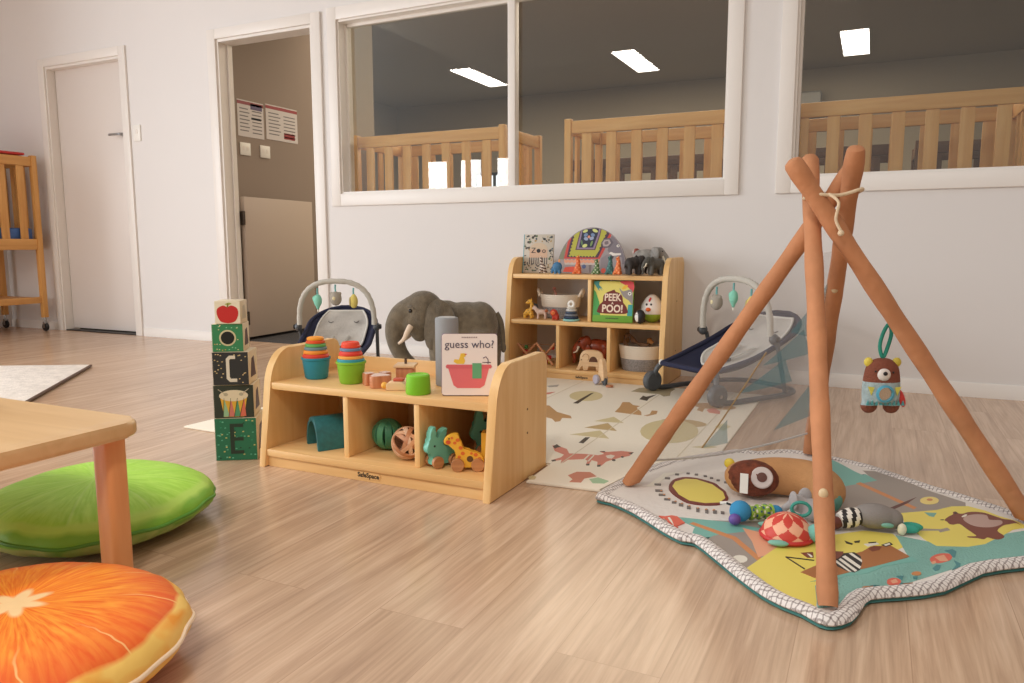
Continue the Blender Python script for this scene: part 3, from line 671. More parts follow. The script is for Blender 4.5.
def confetti(d, F0, w, h, cols, n, seed, clear=None):
    g = random.Random(seed)
    for i in range(n):
        x, z = g.uniform(-w * .45, w * .45), g.uniform(h * .05, h * .95)
        if clear and clear(x, z): continue
        a = w * .022; c = g.choice(cols); d.decal([(x - a, z - a * .7), (x + a, z - a * .6), (x + a * .9, z + a * .7), (x - a * .8, z + a * .6)], c, F0, t=.0003)
def dE(d, F0, w, h):
    confetti(d, F0, w, h, [C(110, 190, 160), C(90, 170, 140), C(196, 190, 120), C(26, 60, 46), C(40, 140, 100), C(90, 170, 140)], 60, 3)
    k = C(38, 56, 44); x0, x1, th = -w * .14, w * .18, w * .10
    d.decal([(x0, h * .16), (x0 + th, h * .16), (x0 + th, h * .87), (x0, h * .87)], k, F0, t=.0007)
    for z in (.16, .47, .79): d.decal([(x0 + th, h * z), (x1, h * z), (x1, h * z + h * .08), (x0 + th, h * z + h * .08)], k, F0, t=.0007)
def dDrum(d, F0, w, h):
    z0, z1 = h * .04, h * .68; L, R = -w * .34, w * .34; l, r_ = -w * .25, w * .24
    d.decal([(l, z0), (r_, z0), (R, z1), (L, z1)], C(226, 176, 62), F0, t=.0004)
    cs = [C(150, 190, 150), C(206, 120, 110), C(84, 150, 112), C(216, 110, 88)]
    for i in range(4):
        xb0 = l + (r_ - l) * (i - .05) / 3.6 - w * .02; xb1 = xb0 + (r_ - l) * .33; d.decal([(xb0, z0 + .001), (xb1, z0 + .001), ((xb0 + xb1) / 2 * 1.22, z1 - h * .08)], cs[i], F0, t=.0007)
        d.tube([tuple(F0 @ Vector(((xb0), z0, .0005))), tuple(F0 @ Vector(((xb0 + xb1) / 2 * 1.22, z1 - h * .07, .0005)))], .0009, C(40, 40, 34), seg=5)
    d.decal(circ(0, z1, w * .36, h * .17, 24), C(226, 212, 184), F0, t=.0010)
    for s in (-1, 1):
        d.decal(circ(s * w * .19, z1 + h * .04, w * .055, h * .05, 14), C(180, 170, 146), F0, t=.0013); d.tube([tuple(F0 @ Vector((s * w * .22, z1 + h * .06, .0013))), tuple(F0 @ Vector((s * w * .38, z1 + h * .20, .0013)))], .0012, C(190, 180, 156), seg=5)
def dC(d, F0, w, h):
    confetti(d, F0, w, h, [C(214, 186, 140), C(196, 170, 120)], 36, 5, lambda x, z: -w * .2 < x < w * .2 and h * .1 < z < h * .9)
    d.decal([(w * .17, h * .10), (-w * .03, h * .10), (-w * .12, h * .20), (-w * .12, h * .80), (-w * .03, h * .89), (w * .14, h * .89), (w * .14, h * .79), (w * .0, h * .79), (-w * .03, h * .75), (-w * .03, h * .25), (w * .0, h * .2), (w * .17, h * .2)], C(222, 212, 196), F0, t=.0007)
def dHole(d, F0, w, h):
    confetti(d, F0, w, h, [C(222, 206, 160), C(206, 160, 90), C(150, 210, 170)], 34, 8, lambda x, z: x * x + (z - h * .5) ** 2 < (w * .3) ** 2)
    d.decal(circ(0, h * .5, w * .27, n=28), C(210, 198, 160), F0, t=.0005); d.decal(circ(0, h * .5, w * .215, n=28), C(18, 18, 18), F0, t=.0009)
def dApple(d, F0, w, h):
    d.decal(smoothpts([(p[0], p[1]) for p in ((0, h * .74), (-w * .16, h * .80), (-w * .38, h * .68), (-w * .42, h * .44), (-w * .30, h * .14), (-w * .1, h * .05), (w * .12, h * .05), (w * .32, h * .16), (w * .42, h * .46), (w * .36, h * .70), (w * .16, h * .80))], 3, True), C(196, 36, 34), F0, t=.0006)
    d.decal([(-w * .02, h * .72), (w * .03, h * .72), (w * .05, h * .9), (w * .01, h * .9)], C(120, 110, 50), F0, t=.0009); d.decal([(w * .04, h * .80), (w * .18, h * .9), (w * .06, h * .93), (-w * .1, h * .86)], C(170, 176, 90), F0, t=.0008)
bz = 0.0; bx, by, ba = .158, -2.10, rad(33)
def bpos(w, z_, h_, lab, m, deco, off=0, da=0):
    a = ba + da; px, py = .150 + off * cos(ba), -2.206 + off * sin(ba)
    block(lab, px + w / 2 * cos(a) - w / 2 * sin(a), py + w / 2 * sin(a) + w / 2 * cos(a), z_, w, h_, a, m, deco)
bpos(.128, 0, .138, 'green picture block with a dark letter E at the bottom of the tower', mat('block_green', (36, 112, 80), .6), dE)
bpos(.122, .138, .106, 'dark picture block with a striped drum, second from the bottom', mat('block_dark_green', (48, 54, 44), .6), dDrum, .001, rad(2))
bpos(.110, .244, .106, 'black picture block with a pale letter C in mid tower', mat('block_charcoal', (44, 42, 44), .6), dC, .003, rad(-2))
bpos(.094, .350, .088, 'green picture block with a round black hole, second from the top', mat('block_mid_green', (54, 132, 86), .6), dHole, .006, rad(1))
bpos(.078, .438, .072, 'cream picture block with a red apple on top of the tower', cream, dApple, .018, rad(-3))

# ================================================================== ON THE TALL SHELF
def fig(lab, name, x, y, z, prims, m, rz=0, voxel=.0035, cat='toy animal', group=None, smooth=2, extra=None):
    """small moulded animal: one continuous skin plus painted details"""
    b = MB()
    for p in prims:
        if p[0] == 'e': b.ell(p[1], p[2], m if not callable(m) else white, seg=14, ring=10)
        else: b.tube(smoothpts(p[1], 3), p[2] if not isinstance(p[2], tuple) else [p[2][0] + (p[2][1] - p[2][0]) * i / (3 * (len(p[1]) - 1)) for i in range(3 * (len(p[1]) - 1) + 1)], m if not callable(m) else white, seg=10)
    k = b.blob(m, voxel=voxel, smooth=smooth)
    if extra:
        t = thing(name, lab, cat, (x, y, z + .0006), rz, group); k.build('toy_body', t)
        for nm, fn in extra.items(): d = MB(); fn(d); d.build(nm, t)
        return t
    return tag(k.build(name, loc=(x, y, z + .0006), rz=rz), lab, cat, group)
def eyes(*pts, r=.0022):
    def f(d):
        for p in pts: d.ell(p, r, black, seg=8, ring=6)
    return f
# zoo picture book
t = thing('picture_book', 'black and white patterned book titled Zoo at the end of the top shelf', 'book', (.386, -.205, BT + .0026), rad(6))
Z = T(0, 0, 0, rx=rad(-8)); bw, bh = .165, .205
b = MB(); b.box((0, .007, bh / 2), (bw, .014, bh), C(198, 190, 176), Z, bev=.001); b.box((-bw / 2 - .001, .007, bh / 2), (.003, .016, bh), C(96, 178, 196), Z); b.build('book_block', t)
a = MB(); AF = T(0, 0, 0) @ Z @ FRONT; g = random.Random(4)
for i in range(150):
    x, z = g.uniform(-.078, .078), g.uniform(.006, .2)
    if abs(x) < .052 and .05 < z < .16: continue
    r = g.uniform(.003, .008); a.decal(circ(x, z, r, r * g.uniform(.4, 1), 7, g.uniform(0, 3)), g.choice([C(52, 50, 52), C(72, 66, 66), C(120, 110, 100), C(60, 80, 90), C(170, 140, 90), C(90, 110, 80)]), AF, t=.0003)
a.decal(circ(0, .125, .05, .035, 20, 0, 0, pi), C(206, 186, 160), AF, t=.0005); a.decal([(-.05, .08), (.05, .08), (.05, .125), (-.05, .125)], C(210, 176, 150), AF, t=.0005)
for k in range(9): a.box((-.048 + k * .012, -.0005, .063), (.004, .001, .036), C(56, 46, 60), Z)
a.text('Z', .040, C(40, 38, 40), Z @ T(-.028, -.0012, .118) @ FRONT); a.text('o', .04, C(40, 38, 40), Z @ T(.030, -.0012, .118) @ FRONT); a.decal(circ(.0, .117, .011, n=14), C(30, 28, 30), AF, t=.0012)
a.build('cover_print', t)
# half-round wooden elephant puzzle
t = thing('wooden_puzzle', 'half-round painted elephant puzzle standing on the top shelf', 'puzzle', (.680, -.200, BT + .0030))
P = T(0, 0, 0, rx=rad(-9)); PF = P @ FRONT; R0, R1 = .190, .240
b = MB(); dome = circ(0, .012, R0, R1 - .012, 36, 0, 0, pi); b.prism([(R0, 0)] + dome + [(-R0, 0)], -.014, 0, C(154, 146, 148), PF, bev=.002); b.build('puzzle_board', t)
d = MB()
def clip(x, z): 
    k = (x / (R0 - .004)) ** 2 + (max(0, z - .012) / (R1 - .016)) ** 2
    if k > 1: k = k ** .5; return (x / k, .012 + (z - .012) / k)
    return (x, z)
def dc(pts, m, lv):
    n = len(pts); fine = []
    for i in range(n):
        p, q = pts[i], pts[(i + 1) % n]
        for j in range(6): fine.append(clip(p[0] + (q[0] - p[0]) * j / 6, p[1] + (q[1] - p[1]) * j / 6))
    out = [fine[0]]
    for p in fine[1:]:
        if (Vector(p) - Vector(out[-1])).length > 1e-4: out.append(p)
    d.decal(out, m, PF, t=.0004 * lv)
def q_(pts): return [((x - 505) / 425 * R0, (600 - y) / 540 * R1) for x, y in pts]
def saw(x0, y0, x1, y1, n, h): # zigzag edge between two points
    out = []; L_ = ((x1 - x0) ** 2 + (y1 - y0) ** 2) ** .5; nx, ny = -(y1 - y0) / L_, (x1 - x0) / L_
    for k in range(2 * n + 1): f_ = k / (2 * n); e = h if k % 2 else 0; out.append((x0 + (x1 - x0) * f_ + nx * e, y0 + (y1 - y0) * f_ + ny * e))
    return out
dc(q_([(105, 430), (125, 330), (190, 200), (185, 300), (165, 440)]), C(128, 130, 104), 1)
dc(q_([(70, 480), (95, 420), (125, 450), (110, 490)]), C(232, 150, 66), 1.5)
dc(q_([(168, 430), (190, 300), (215, 175), (280, 110), (720, 85), (745, 130), (650, 350), (610, 430)]), C(196, 66, 56), 1.2)
dc(q_([(205, 412), (230, 260), (255, 140), (310, 100), (690, 70), (722, 105), (625, 330), (590, 415)]), C(66, 36, 62), 1.7)
dc(q_(saw(225, 392, 280, 120, 7, 16) + [(330, 90), (650, 70)] + saw(690, 105, 605, 320, 6, 14) + saw(570, 395, 225, 392, 9, -16)[1:]), C(178, 176, 62), 2.2)
dc(q_([(305, 326), (330, 200), (352, 95), (615, 62), (600, 150), (550, 326)]), C(84, 44, 66), 2.5)
dc(q_([(318, 316), (342, 200), (362, 95), (605, 62), (590, 150), (540, 316)]), C(142, 122, 150), 2.8)
dc(q_([(348, 298), (366, 190), (380, 92), (585, 62), (568, 150), (522, 298)]), C(28, 32, 56), 3.2)
for x, y, rx, ry, ro, c in ((415, 105, 32, 16, .3, (206, 214, 130)), (535, 100, 36, 18, -.4, (206, 214, 130)), (425, 150, 26, 20, .4, (112, 136, 172)), (510, 150, 26, 20, -.4, (112, 136, 172)), (430, 195, 28, 20, -.3, (150, 166, 196)), (498, 190, 28, 20, .3, (150, 166, 196)), (464, 172, 16, 16, 0, (226, 150, 120)), (380, 240, 12, 34, .2, (92, 122, 84)), (500, 250, 12, 34, -.3, (120, 150, 90)), (420, 276, 32, 20, .3, (206, 214, 130))):
    (px_, pz_), = q_([(x, y)]); d.decal(circ(px_, pz_, rx / 425 * R0, ry / 540 * R1, 12, ro), C(*c), PF, t=.0016)
dc(q_(saw(170, 432, 612, 432, 9, 16) + [(600, 490), (180, 490)]), C(222, 156, 126), 1.4); dc(q_(saw(180, 470, 600, 470, 9, 14) + [(590, 500), (186, 500)]), C(196, 184, 176), 1.6)
dc(q_([(165, 585), (190, 530), (300, 520), (330, 560), (320, 590)]), C(214, 78, 54), 1.6)
(px_, pz_), = q_([(425, 520)]); d.decal(circ(px_, pz_, .011, n=14), C(84, 100, 146), PF, t=.001); dc(q_([(480, 480), (520, 470), (510, 590), (490, 590)]), C(120, 108, 108), 1.2)
dc(q_([(630, 420), (700, 375), (765, 385), (725, 480), (700, 598), (622, 598)]), C(140, 132, 138), 1.8)
dc(q_([(735, 165), (800, 178), (880, 240), (918, 330), (918, 490), (885, 490), (872, 410), (800, 385), (745, 395), (700, 330)]), C(122, 114, 122), 2.0)
dc(q_([(615, 245), (645, 195), (720, 185), (765, 240), (725, 295), (650, 305)]), C(98, 90, 98), 2.6); dc(q_([(632, 243), (655, 208), (712, 204), (735, 245), (700, 282), (648, 284)]), C(176, 162, 162), 3.0); dc(q_([(655, 243), (668, 224), (700, 222), (708, 250), (686, 264), (662, 262)]), C(112, 100, 106), 3.4)
dc(q_([(718, 362), (740, 348), (790, 364), (862, 362), (862, 384), (765, 392)]), C(230, 224, 216), 2.8)
dc(q_([(770, 158), (830, 180), (892, 245), (905, 275), (850, 240), (800, 200)]), C(228, 150, 72), 2.5); dc(q_([(740, 390), (780, 400), (760, 440), (725, 500), (715, 480)]), C(58, 48, 56), 2.6)
(px_, pz_), = q_([(822, 278)]); d.decal(circ(px_, pz_, .008, .007, 12), C(232, 228, 220), PF, t=.0014); d.decal(circ(px_ + .001, pz_, .0035, n=8), black, PF, t=.0018)
(px_, pz_), = q_([(665, 575)]); d.decal(circ(px_, pz_ + .004, .013, n=14), C(216, 88, 70), PF, t=.0016)
d.build('painted_pattern', t)
# little painted figures in front of them
fig('small brown and white striped figure standing before the Zoo book', 'toy_animal', .468, -.325, BT, [('e', (0, 0, .034), (.018, .013, .018)), ('t', [(-.004, 0, .04), (-.010, 0, .07), (-.012, 0, .094)], (.010, .004)), ('t', [(-.010, -.004, .03), (-.016, -.006, 0.004)], .005), ('t', [(-.004, .006, .03), (-.006, .008, .004)], .005), ('t', [(.010, -.005, .03), (.012, -.006, .004)], .005), ('t', [(.012, .006, .03), (.020, .006, .004)], .005)], lambda c: C(92, 66, 54) if sin(c.z * 420 + c.x * 120) > 0 else C(214, 196, 180), group='toy figures on the top shelf')
fig('small plain blue elephant standing between the Zoo book and the puzzle', 'toy_animal', .548, -.325, BT, [('e', (0, 0, .038), (.026, .017, .026)), ('e', (-.016, 0, .030), (.014, .012, .016)), ('t', [(-.026, 0, .028), (-.028, 0, .014), (-.026, 0, .005)], .006), ('t', [(.012, -.008, .02), (.014, -.008, .003)], .007), ('t', [(.012, .008, .02), (.014, .008, .003)], .007), ('t', [(-.008, -.008, .02), (-.008, -.008, .003)], .007), ('t', [(-.008, .008, .02), (-.008, .008, .003)], .007)], mat('blue_toy', (64, 118, 160), .5), rz=.2, group='toy figures on the top shelf', extra={'eye': eyes((-.026, -.010, .036))})
def tallfig(lab, x, m, m2, h, rz):
    fig(lab, 'toy_animal', x, -.325, BT, [('e', (.002, 0, .028 * h), (.019, .014, .024 * h)), ('t', [(0, 0, .03 * h), (.004, 0, .06 * h), (.004, 0, .078 * h)], (.015, .008)), ('e', (.001, -.002, .083 * h), (.011, .009, .010)), ('t', [(.006, 0, .088 * h), (.008, 0, .100 * h)], .003), ('t', [(-.012, -.006, .02), (-.020, -.008, .004)], .007), ('t', [(.012, -.006, .02), (.014, -.008, .004)], .007), ('t', [(.012, .006, .02), (.014, .008, .004)], .007), ('t', [(-.008, .006, .02), (-.010, .008, .004)], .007)],
        (lambda c: m2 if (sin(c.z * 300) * sin(c.x * 330 + 1) > .45) else m), rz=rz, group='toy figures on the top shelf', extra={'eye': eyes((-.004, -.010, .086 * h), (.005, -.010, .086 * h), r=.0018)})
tallfig('tall orange spotted figure standing near the middle of the half-round puzzle', .657, C(226, 100, 48), C(242, 150, 90), 1.0, .1)
tallfig('slim green figure with white specks before the half-round puzzle', .757, C(84, 116, 66), C(196, 200, 170), .82, -.1)
tallfig('dark teal figure before the painted trunk of the puzzle', .826, C(58, 104, 104), C(88, 140, 132), 1.02, .2)
tallfig('orange figure at the wall-elephants end of the puzzle', .868, C(228, 112, 56), C(246, 168, 104), .98, -.2)
def toy_elephant(lab, x, y, rz, s, m, tusk=True, group='toy elephants on the top shelf', z=BT):
    """moulded elephant facing local -x, body length about .1 * s"""
    k = s
    pr = [('e', (.004 * k, 0, .058 * k), (.040 * k, .024 * k, .028 * k)), ('e', (.028 * k, 0, .056 * k), (.022 * k, .023 * k, .027 * k)), ('e', (-.036 * k, 0, .072 * k), (.020 * k, .017 * k, .021 * k)), ('t', [(-.046 * k, 0, .074 * k), (-.060 * k, 0, .058 * k), (-.066 * k, 0, .036 * k), (-.062 * k, 0, .016 * k), (-.070 * k, 0, .008 * k)], (.011 * k, .004 * k)),
          ('t', [(.046 * k, 0, .066 * k), (.054 * k, 0, .045 * k), (.054 * k, 0, .03 * k)], .003 * k)]
    for xx in (-.022, .030):
        for yy in (-.013, .013): pr.append(('t', [(xx * k, yy * k, .05 * k), (xx * k + (.003 if yy > 0 else -.003) * k, yy * k, .022 * k), (xx * k + (.002 if yy > 0 else -.003) * k, yy * k, .004 * k)], (.012 * k, .0105 * k)))
    def ears(sd):
        def f(d): d.ell((-.026 * k, sd * .022 * k, .070 * k), (.017 * k, .004 * k, .023 * k), m, rot=Matrix.Rotation(sd * rad(-22), 4, 'Z')); d.ell((-.022 * k, sd * .024 * k, .056 * k), (.010 * k, .0035 * k, .014 * k), m)
        return f
    def tk(d):
        for sd in (-1, 1): d.tube(smoothpts([(-.050 * k, sd * .008 * k, .062 * k), (-.058 * k, sd * .010 * k, .046 * k), (-.068 * k, sd * .011 * k, .042 * k)], 3), [.0036 * k * (1 - i / 8) + .0008 for i in range(7)], C(236, 228, 208), seg=8)
    ex = {'ear': ears(-1), 'ear.001': ears(1), 'eye': eyes((-.050 * k, -.0125 * k, .078 * k), (-.050 * k, .0125 * k, .078 * k), r=.0024 * k)}
    if tusk: ex['tusks'] = tk
    return fig(lab, 'toy_elephant', x, y, z, pr, m, rz, voxel=.0036 * k, group=group, extra=ex)
eg = lambda n, c: mat(n, c, .55, bump=.25, bscale=260, var=.12, vscale=60)
toy_elephant('large pale grey toy elephant with raised back behind two darker ones', .985, -.205, pi + .1, 1.5, eg('elephant_grey', (146, 142, 136)))
toy_elephant('very dark toy elephant facing the pale grey ones', .950, -.318, pi + .9, 1.06, eg('elephant_black', (52, 46, 44)))
toy_elephant('dark grey toy elephant with white tusks at the shelf end', 1.048, -.302, .75, 1.0, eg('elephant_dark', (86, 84, 78)))
t = fig('red-brown toy with pale ear behind the very dark elephant', 'toy_animal', .915, -.150, BT, [('e', (0, 0, .062), (.030, .022, .034)), ('e', (-.006, 0, .110), (.022, .018, .022)), ('t', [(-.012, 0, .05), (-.012, 0, .004)], .012), ('t', [(.014, 0, .05), (.014, 0, .004)], .012)], lambda c: C(196, 184, 176) if c.x < -.014 else C(140, 62, 48), group=None)
# middle row
fig('mustard yellow toy giraffe at the end of the middle shelf', 'toy_giraffe', .385, -.325, BM, [('e', (.004, 0, .036), (.024, .014, .018)), ('t', [(.014, 0, .042), (.022, 0, .066), (.018, 0, .090)], (.013, .008)), ('e', (.010, 0, .092), (.017, .010, .011)), ('e', (-.004, 0, .084), (.010, .008, .008)), ('t', [(.018, 0, .10), (.020, 0, .110)], .004)] + [('t', [(xx, yy, .034), (xx, yy, .004)], .0085) for xx in (-.014, .022) for yy in (-.008, .008)], lambda c: C(150, 98, 30) if sin(c.x * 300) * sin(c.z * 280 + 1) > .62 else C(222, 166, 56), group='toy animals on the middle shelf', extra={'eye': eyes((-.002, -.0095, .096))})
fig('pale toy horse with a dark mane facing the giraffe', 'toy_horse', .452, -.33, BM, [('e', (.010, 0, .040), (.026, .013, .014)), ('t', [(-.008, 0, .042), (-.022, 0, .062), (-.022, 0, .070)], (.012, .009)), ('t', [(-.020, 0, .068), (-.036, 0, .054)], (.009, .006)), ('t', [(.034, 0, .046), (.046, 0, .044), (.05, 0, .03)], .004)] + [('t', [(xx, yy, .036), (xx + .002, yy, .018), (xx, yy, .003)], .006) for xx in (-.008, .030) for yy in (-.007, .007)], C(216, 188, 172), rz=.25, group='toy animals on the middle shelf', extra={'mane': lambda d: d.tube([(-.030, 0, .080), (-.016, 0, .078), (-.008, 0, .058)], [.004, .006, .004], black), 'eye': eyes((-.028, -.0085, .066)), 'brown_patch': lambda d: d.ell((.036, 0, .046), (.010, .014, .009), C(176, 104, 68))})
fig('small red-orange toy lion beside the stacking rings', 'toy_lion', .541, -.335, BM, [('e', (.004, 0, .024), (.018, .015, .018)), ('e', (-.004, -.006, .040), (.021, .014, .019))] + [('t', [(xx, yy, .02), (xx, yy, .003)], .007) for xx in (-.006, .014) for yy in (-.009, .009)], C(190, 56, 36), group='toy animals on the middle shelf', extra={'face': lambda d: d.ell((-.004, -.0185, .040), (.012, .004, .011), C(230, 116, 60)), 'eye': eyes((-.008, -.0225, .043), (0, -.0225, .043), r=.0015)})
# rope baskets
def rope_basket(lab, x, y, z, rx, ry, h, rz, hand):
    t = thing('rope_basket', lab, 'basket', (x, y, z + .0006), rz, 'two-tone rope baskets')
    wh = mat('rope_white', (226, 216, 200), .9, bump=.25, bscale=400); gr = mat('rope_grey', (140, 138, 138), .9, bump=.3, bscale=300, var=.25, vscale=300)
    def coil(z0, z1, m, n):
        prof = []
        for i in range(n):
            for k in range(4):
                zz = z0 + (z1 - z0) * (i + k / 4) / n; f = zz / h
                prof.append((.80 + .20 * f ** .8 + .016 * sin(pi * k / 4 + .2), zz))
        prof.append((.80 + .20 * (z1 / h) ** .8, z1)); return [(p[0], p[1]) for p in prof]
    for nm, a, c, m in (('grey_base', 0, h * .48, gr), ('white_rim', h * .48, h, wh)):
        b = MB(); p = coil(a, c, m, 6); q = [(r - .07, zz) for r, zz in p[::-1]]
        if nm == 'grey_base': q = q[:-1] + [(.70, .006), (0, .006)]; p = [(0, 0), (.76, 0)] + p
        b.lathe([(r * rx, zz) for r, zz in p + q] + ([(p[0][0] * rx, p[0][1])] if nm != 'grey_base' else []), m, seg=40, sy=ry / rx); b.build(nm, t)
    for s in hand:
        MB().tube(smoothpts([(s * rx * .98, -ry * .28, h - .012), (s * rx * 1.10, -ry * .18, h + .016), (s * rx * 1.13, 0, h + .026), (s * rx * 1.10, ry * .18, h + .016), (s * rx * .98, ry * .28, h - .012)], 4), .008, wh, seg=8).build('handle', t)
    return t
rope_basket('white and grey rope basket on the middle shelf behind the toy horse', .512, -.185, BM, .112, .080, .125, 0, (-1, 1))
tag(MB().tube(smoothpts([(-.04, 0, .06), (-.050, .01, .12), (-.058, .005, .150)], 4), .007, C(206, 150, 136)).ell((-.058, .005, .153), .010, C(198, 132, 120)).build('maraca', loc=(.530, -.185, BM)), 'pinkish stick poking out of the rope basket on the middle shelf', 'rattle')
rope_basket('white and grey rope basket on the bottom shelf with scarves in it', .957, -.215, BL, .108, .085, .128, 0, ())
t = MB(); t.tube(smoothpts([(-.06, -.01, .10), (-.080, .0, .150), (-.058, .01, .175), (-.03, .0, .145), (.01, .01, .125), (.05, 0, .13)], 5), [.010 + .004 * sin(i) for i in range(26)], mat('brown_scarf', (132, 100, 74), .9, bump=.3, bscale=120), seg=10)
tag(t.build('scarf', loc=(.957, -.215, BL)), 'rumpled brown scarf bulging over the rim of the lower rope basket', 'scarf')
t = MB(); t.tube(smoothpts([(.03, .04, .12), (.04, .035, .15), (.046, 0, .152), (.066, .0, .14)], 5), .011, mat('tan_scarf', (176, 124, 70), .9, bump=.3, bscale=120), seg=10)
tag(t.build('scarf', loc=(.957, -.215, BL)), 'tan fabric end sticking up inside the lower rope basket', 'scarf')
# stacking rings
t = thing('stacking_rings', 'grey-blue ring stacker with a white loop on the middle shelf', 'stacking toy', (.626, -.325, BM + .0006))
z = 0
for r, h, m, nm in ((.043, .011, C(150, 208, 204), 'base_plate'), (.038, .013, C(38, 56, 84), 'ring'), (.034, .012, C(122, 128, 138), 'ring'), (.030, .012, C(60, 74, 96), 'ring'), (.027, .012, C(206, 206, 204), 'ring'), (.023, .012, C(214, 208, 196), 'ring')):
    b = MB(); b.lathe([(.006, 0), (r - h * .45, 0)] + [(r - h * .45 + h * .45 * cos(a), h / 2 + h / 2 * sin(a)) for a in [-pi / 2 + pi * i / 8 for i in range(1, 8)]] + [(r - h * .45, h), (.006, h)], m, T(0, 0, z)); b.build(nm, t); z += h + .0002
MB().tube([(0.014 * cos(a), 0, z + .012 + .014 * sin(a)) for a in [2 * pi * i / 20 for i in range(20)]], .007, white, closed=True).build('top_loop', t)
# peek a poo book
t = thing('board_book', 'green book with large white PEEK A POO lettering on the middle shelf', 'book', (.842, -.322, BM + .0028), rad(3))
K = T(0, 0, 0, rx=rad(-7)); KF = K @ FRONT; bw = .205
b = MB(); b.box((0, .0075, bw / 2), (bw, .015, bw), C(112, 172, 60), K, bev=.002); b.build('book_block', t)
a = MB()
a.decal([(-.1, .034), (.1, .034), (.1, .203), (-.1, .203)], C(226, 214, 112), KF, t=.0003)
a.decal([(-.1, .034), (-.062, .034), (-.07, .10), (-.09, .15), (-.1, .16)], C(76, 164, 84), KF); a.decal([(.1, .034), (.074, .034), (.078, .09), (.1, .09)], C(58, 160, 160), KF)
for k in range(6): an = 1.0 + k * .5; a.decal([(-.1, .203), (-.085 + .02 * cos(k), .203), (-.1 + .05 * cos(an + 3.2 + .55), .203 - .05 * abs(sin(.3 + k * .25))), (-.1, .19)], C(64, 150, 150), KF, t=.0005 + .0001 * k)
a.decal(smoothpts([(.03, .203), (.1, .203), (.1, .150), (.085, .165), (.06, .185)], 2, True), C(214, 76, 82), KF); a.decal(circ(.058, .176, .016, .008, 12, .6), C(240, 190, 60), KF, t=.0009)
a.decal(smoothpts([(.030, .17), (.05, .155), (.09, .165), (.099, .13), (.099, .09), (.08, .11), (.05, .13)], 3, True), C(150, 142, 140), KF, t=.0008); a.decal(circ(.083, .144, .009, n=12), white, KF, t=.0012); a.decal(circ(.083, .144, .004, n=10), black, KF, t=.0016)
poo = smoothpts([(-.068, .044), (.066, .044), (.074, .066), (.062, .088), (.052, .100), (.046, .130), (.030, .146), (.012, .152), (.004, .162), (-.012, .156), (-.036, .146), (-.050, .128), (-.052, .102), (-.066, .088), (-.076, .066)], 3, True)
a.decal(poo, C(112, 34, 26), KF, t=.0012)
a.text('PEEK', .050, C(240, 218, 196), K @ T(-.002, -.0014, .122) @ FRONT, bold=.0012, squeeze=.78); a.text('A', .016, C(240, 218, 196), K @ T(-.002, -.0014, .094) @ FRONT, bold=.0006); a.text('POO!', .052, C(240, 218, 196), K @ T(-.001, -.0014, .066) @ FRONT, bold=.0015, squeeze=.86)
for k in range(12): a.decal([(-.034 + k * .0056, .016), (-.030 + k * .0056, .016), (-.030 + k * .0056, .022), (-.034 + k * .0056, .022)], C(60, 90, 40), KF)
a.build('cover_print', t)
# wobbly chick and penguin
t = thing('toy_chick', 'white egg shaped chick toy with green bottom and orange beak', 'toy animal', (1.018, -.225, BM + .0006))
b = MB(); b.ell((0, 0, .066), (.058, .052, .0655), lambda c: C(150, 186, 62) if c.z < .045 else C(236, 230, 224), seg=24, ring=18)
b.v = [(x * (1 - .22 * max(0, (z - .07) / .06)), y * (1 - .22 * max(0, (z - .07) / .06)), z + max(0, z - .07) * .15) for x, y, z in b.v]; b.build('toy_body', t)
d = MB(); d.ell((-.016, -.044, .092), (.0055, .003, .006), black); d.ell((.006, -.044, .092), (.0055, .003, .006), black); d.build('eye', t)
MB().ell((-.006, -.052, .068), (.013, .012, .010), C(232, 108, 44)).build('beak', t); MB().ell((-.004, -.036, .112), (.005, .006, .008), C(206, 40, 50)).ell((-.001, -.032, .120), (.005, .006, .007), C(206, 40, 50)).build('comb', t)
t = thing('toy_penguin', 'small black and white penguin toy standing before the egg chick', 'toy animal', (.985, -.318, BM + .0006), -.5)
MB().ell((0, 0, .035), (.026, .024, .0348), C(30, 30, 34), seg=20).build('toy_body', t); MB().ell((-.004, -.009, .034), (.019, .0175, .027), C(236, 234, 230), seg=20).build('belly', t)
d = MB(); d.ell((-.008, -.0245, .048), (.0018, .001, .002), black, seg=8); d.ell((.002, -.0255, .048), (.0018, .001, .002), black, seg=8); d.build('eye', t)
# bottom row: crossed rattles, carved elephant
def crossrattle(lab, x, y, rz, s):
    t = thing('cross_rattle', lab, 'rattle', (x, y, BL + .0006), rz, 'crossed wooden rattles')
    h = .105 * s; w = .045 * s
    for sd in (-1, 1):
        b = MB(); b.tube([(-sd * w, sd * .010, .007), (sd * w, sd * .010, h)], .0065, wood('rattle_wood', (190, 128, 88), (206, 146, 104), 0, 14), seg=10); b.build('stick', t)
    g = random.Random(int(x * 100)); 
    for k in range(7):
        c = g.choice([C(190, 44, 42), C(190, 44, 42), C(204, 180, 60), C(70, 130, 66)])
        MB().ell((g.uniform(-w * .9, w * .9), g.uniform(.022, .04), .012 + k % 4 * .024 * s), .0115, c, seg=12, ring=8).build('bead', t)
    b = MB()
    for zz in (.016, h - .012): b.tube([(-w, .035, zz), (w, .035, zz)], .002, C(160, 110, 76), seg=6)
    b.build('wire', t)
crossrattle('crossed wooden rattle nearer the end panel in the bottom compartment', .362, -.29, .15, 1.05)
crossrattle('crossed wooden rattle beside the divider in the bottom compartment', .465, -.28, -.1, 1.1)
toy_elephant('carved red-brown wooden elephant in the middle bottom compartment', .708, -.19, .35, 1.66, mat('carved_wood', (140, 62, 38), .25, var=.2, vscale=40), z=BL, group=None)
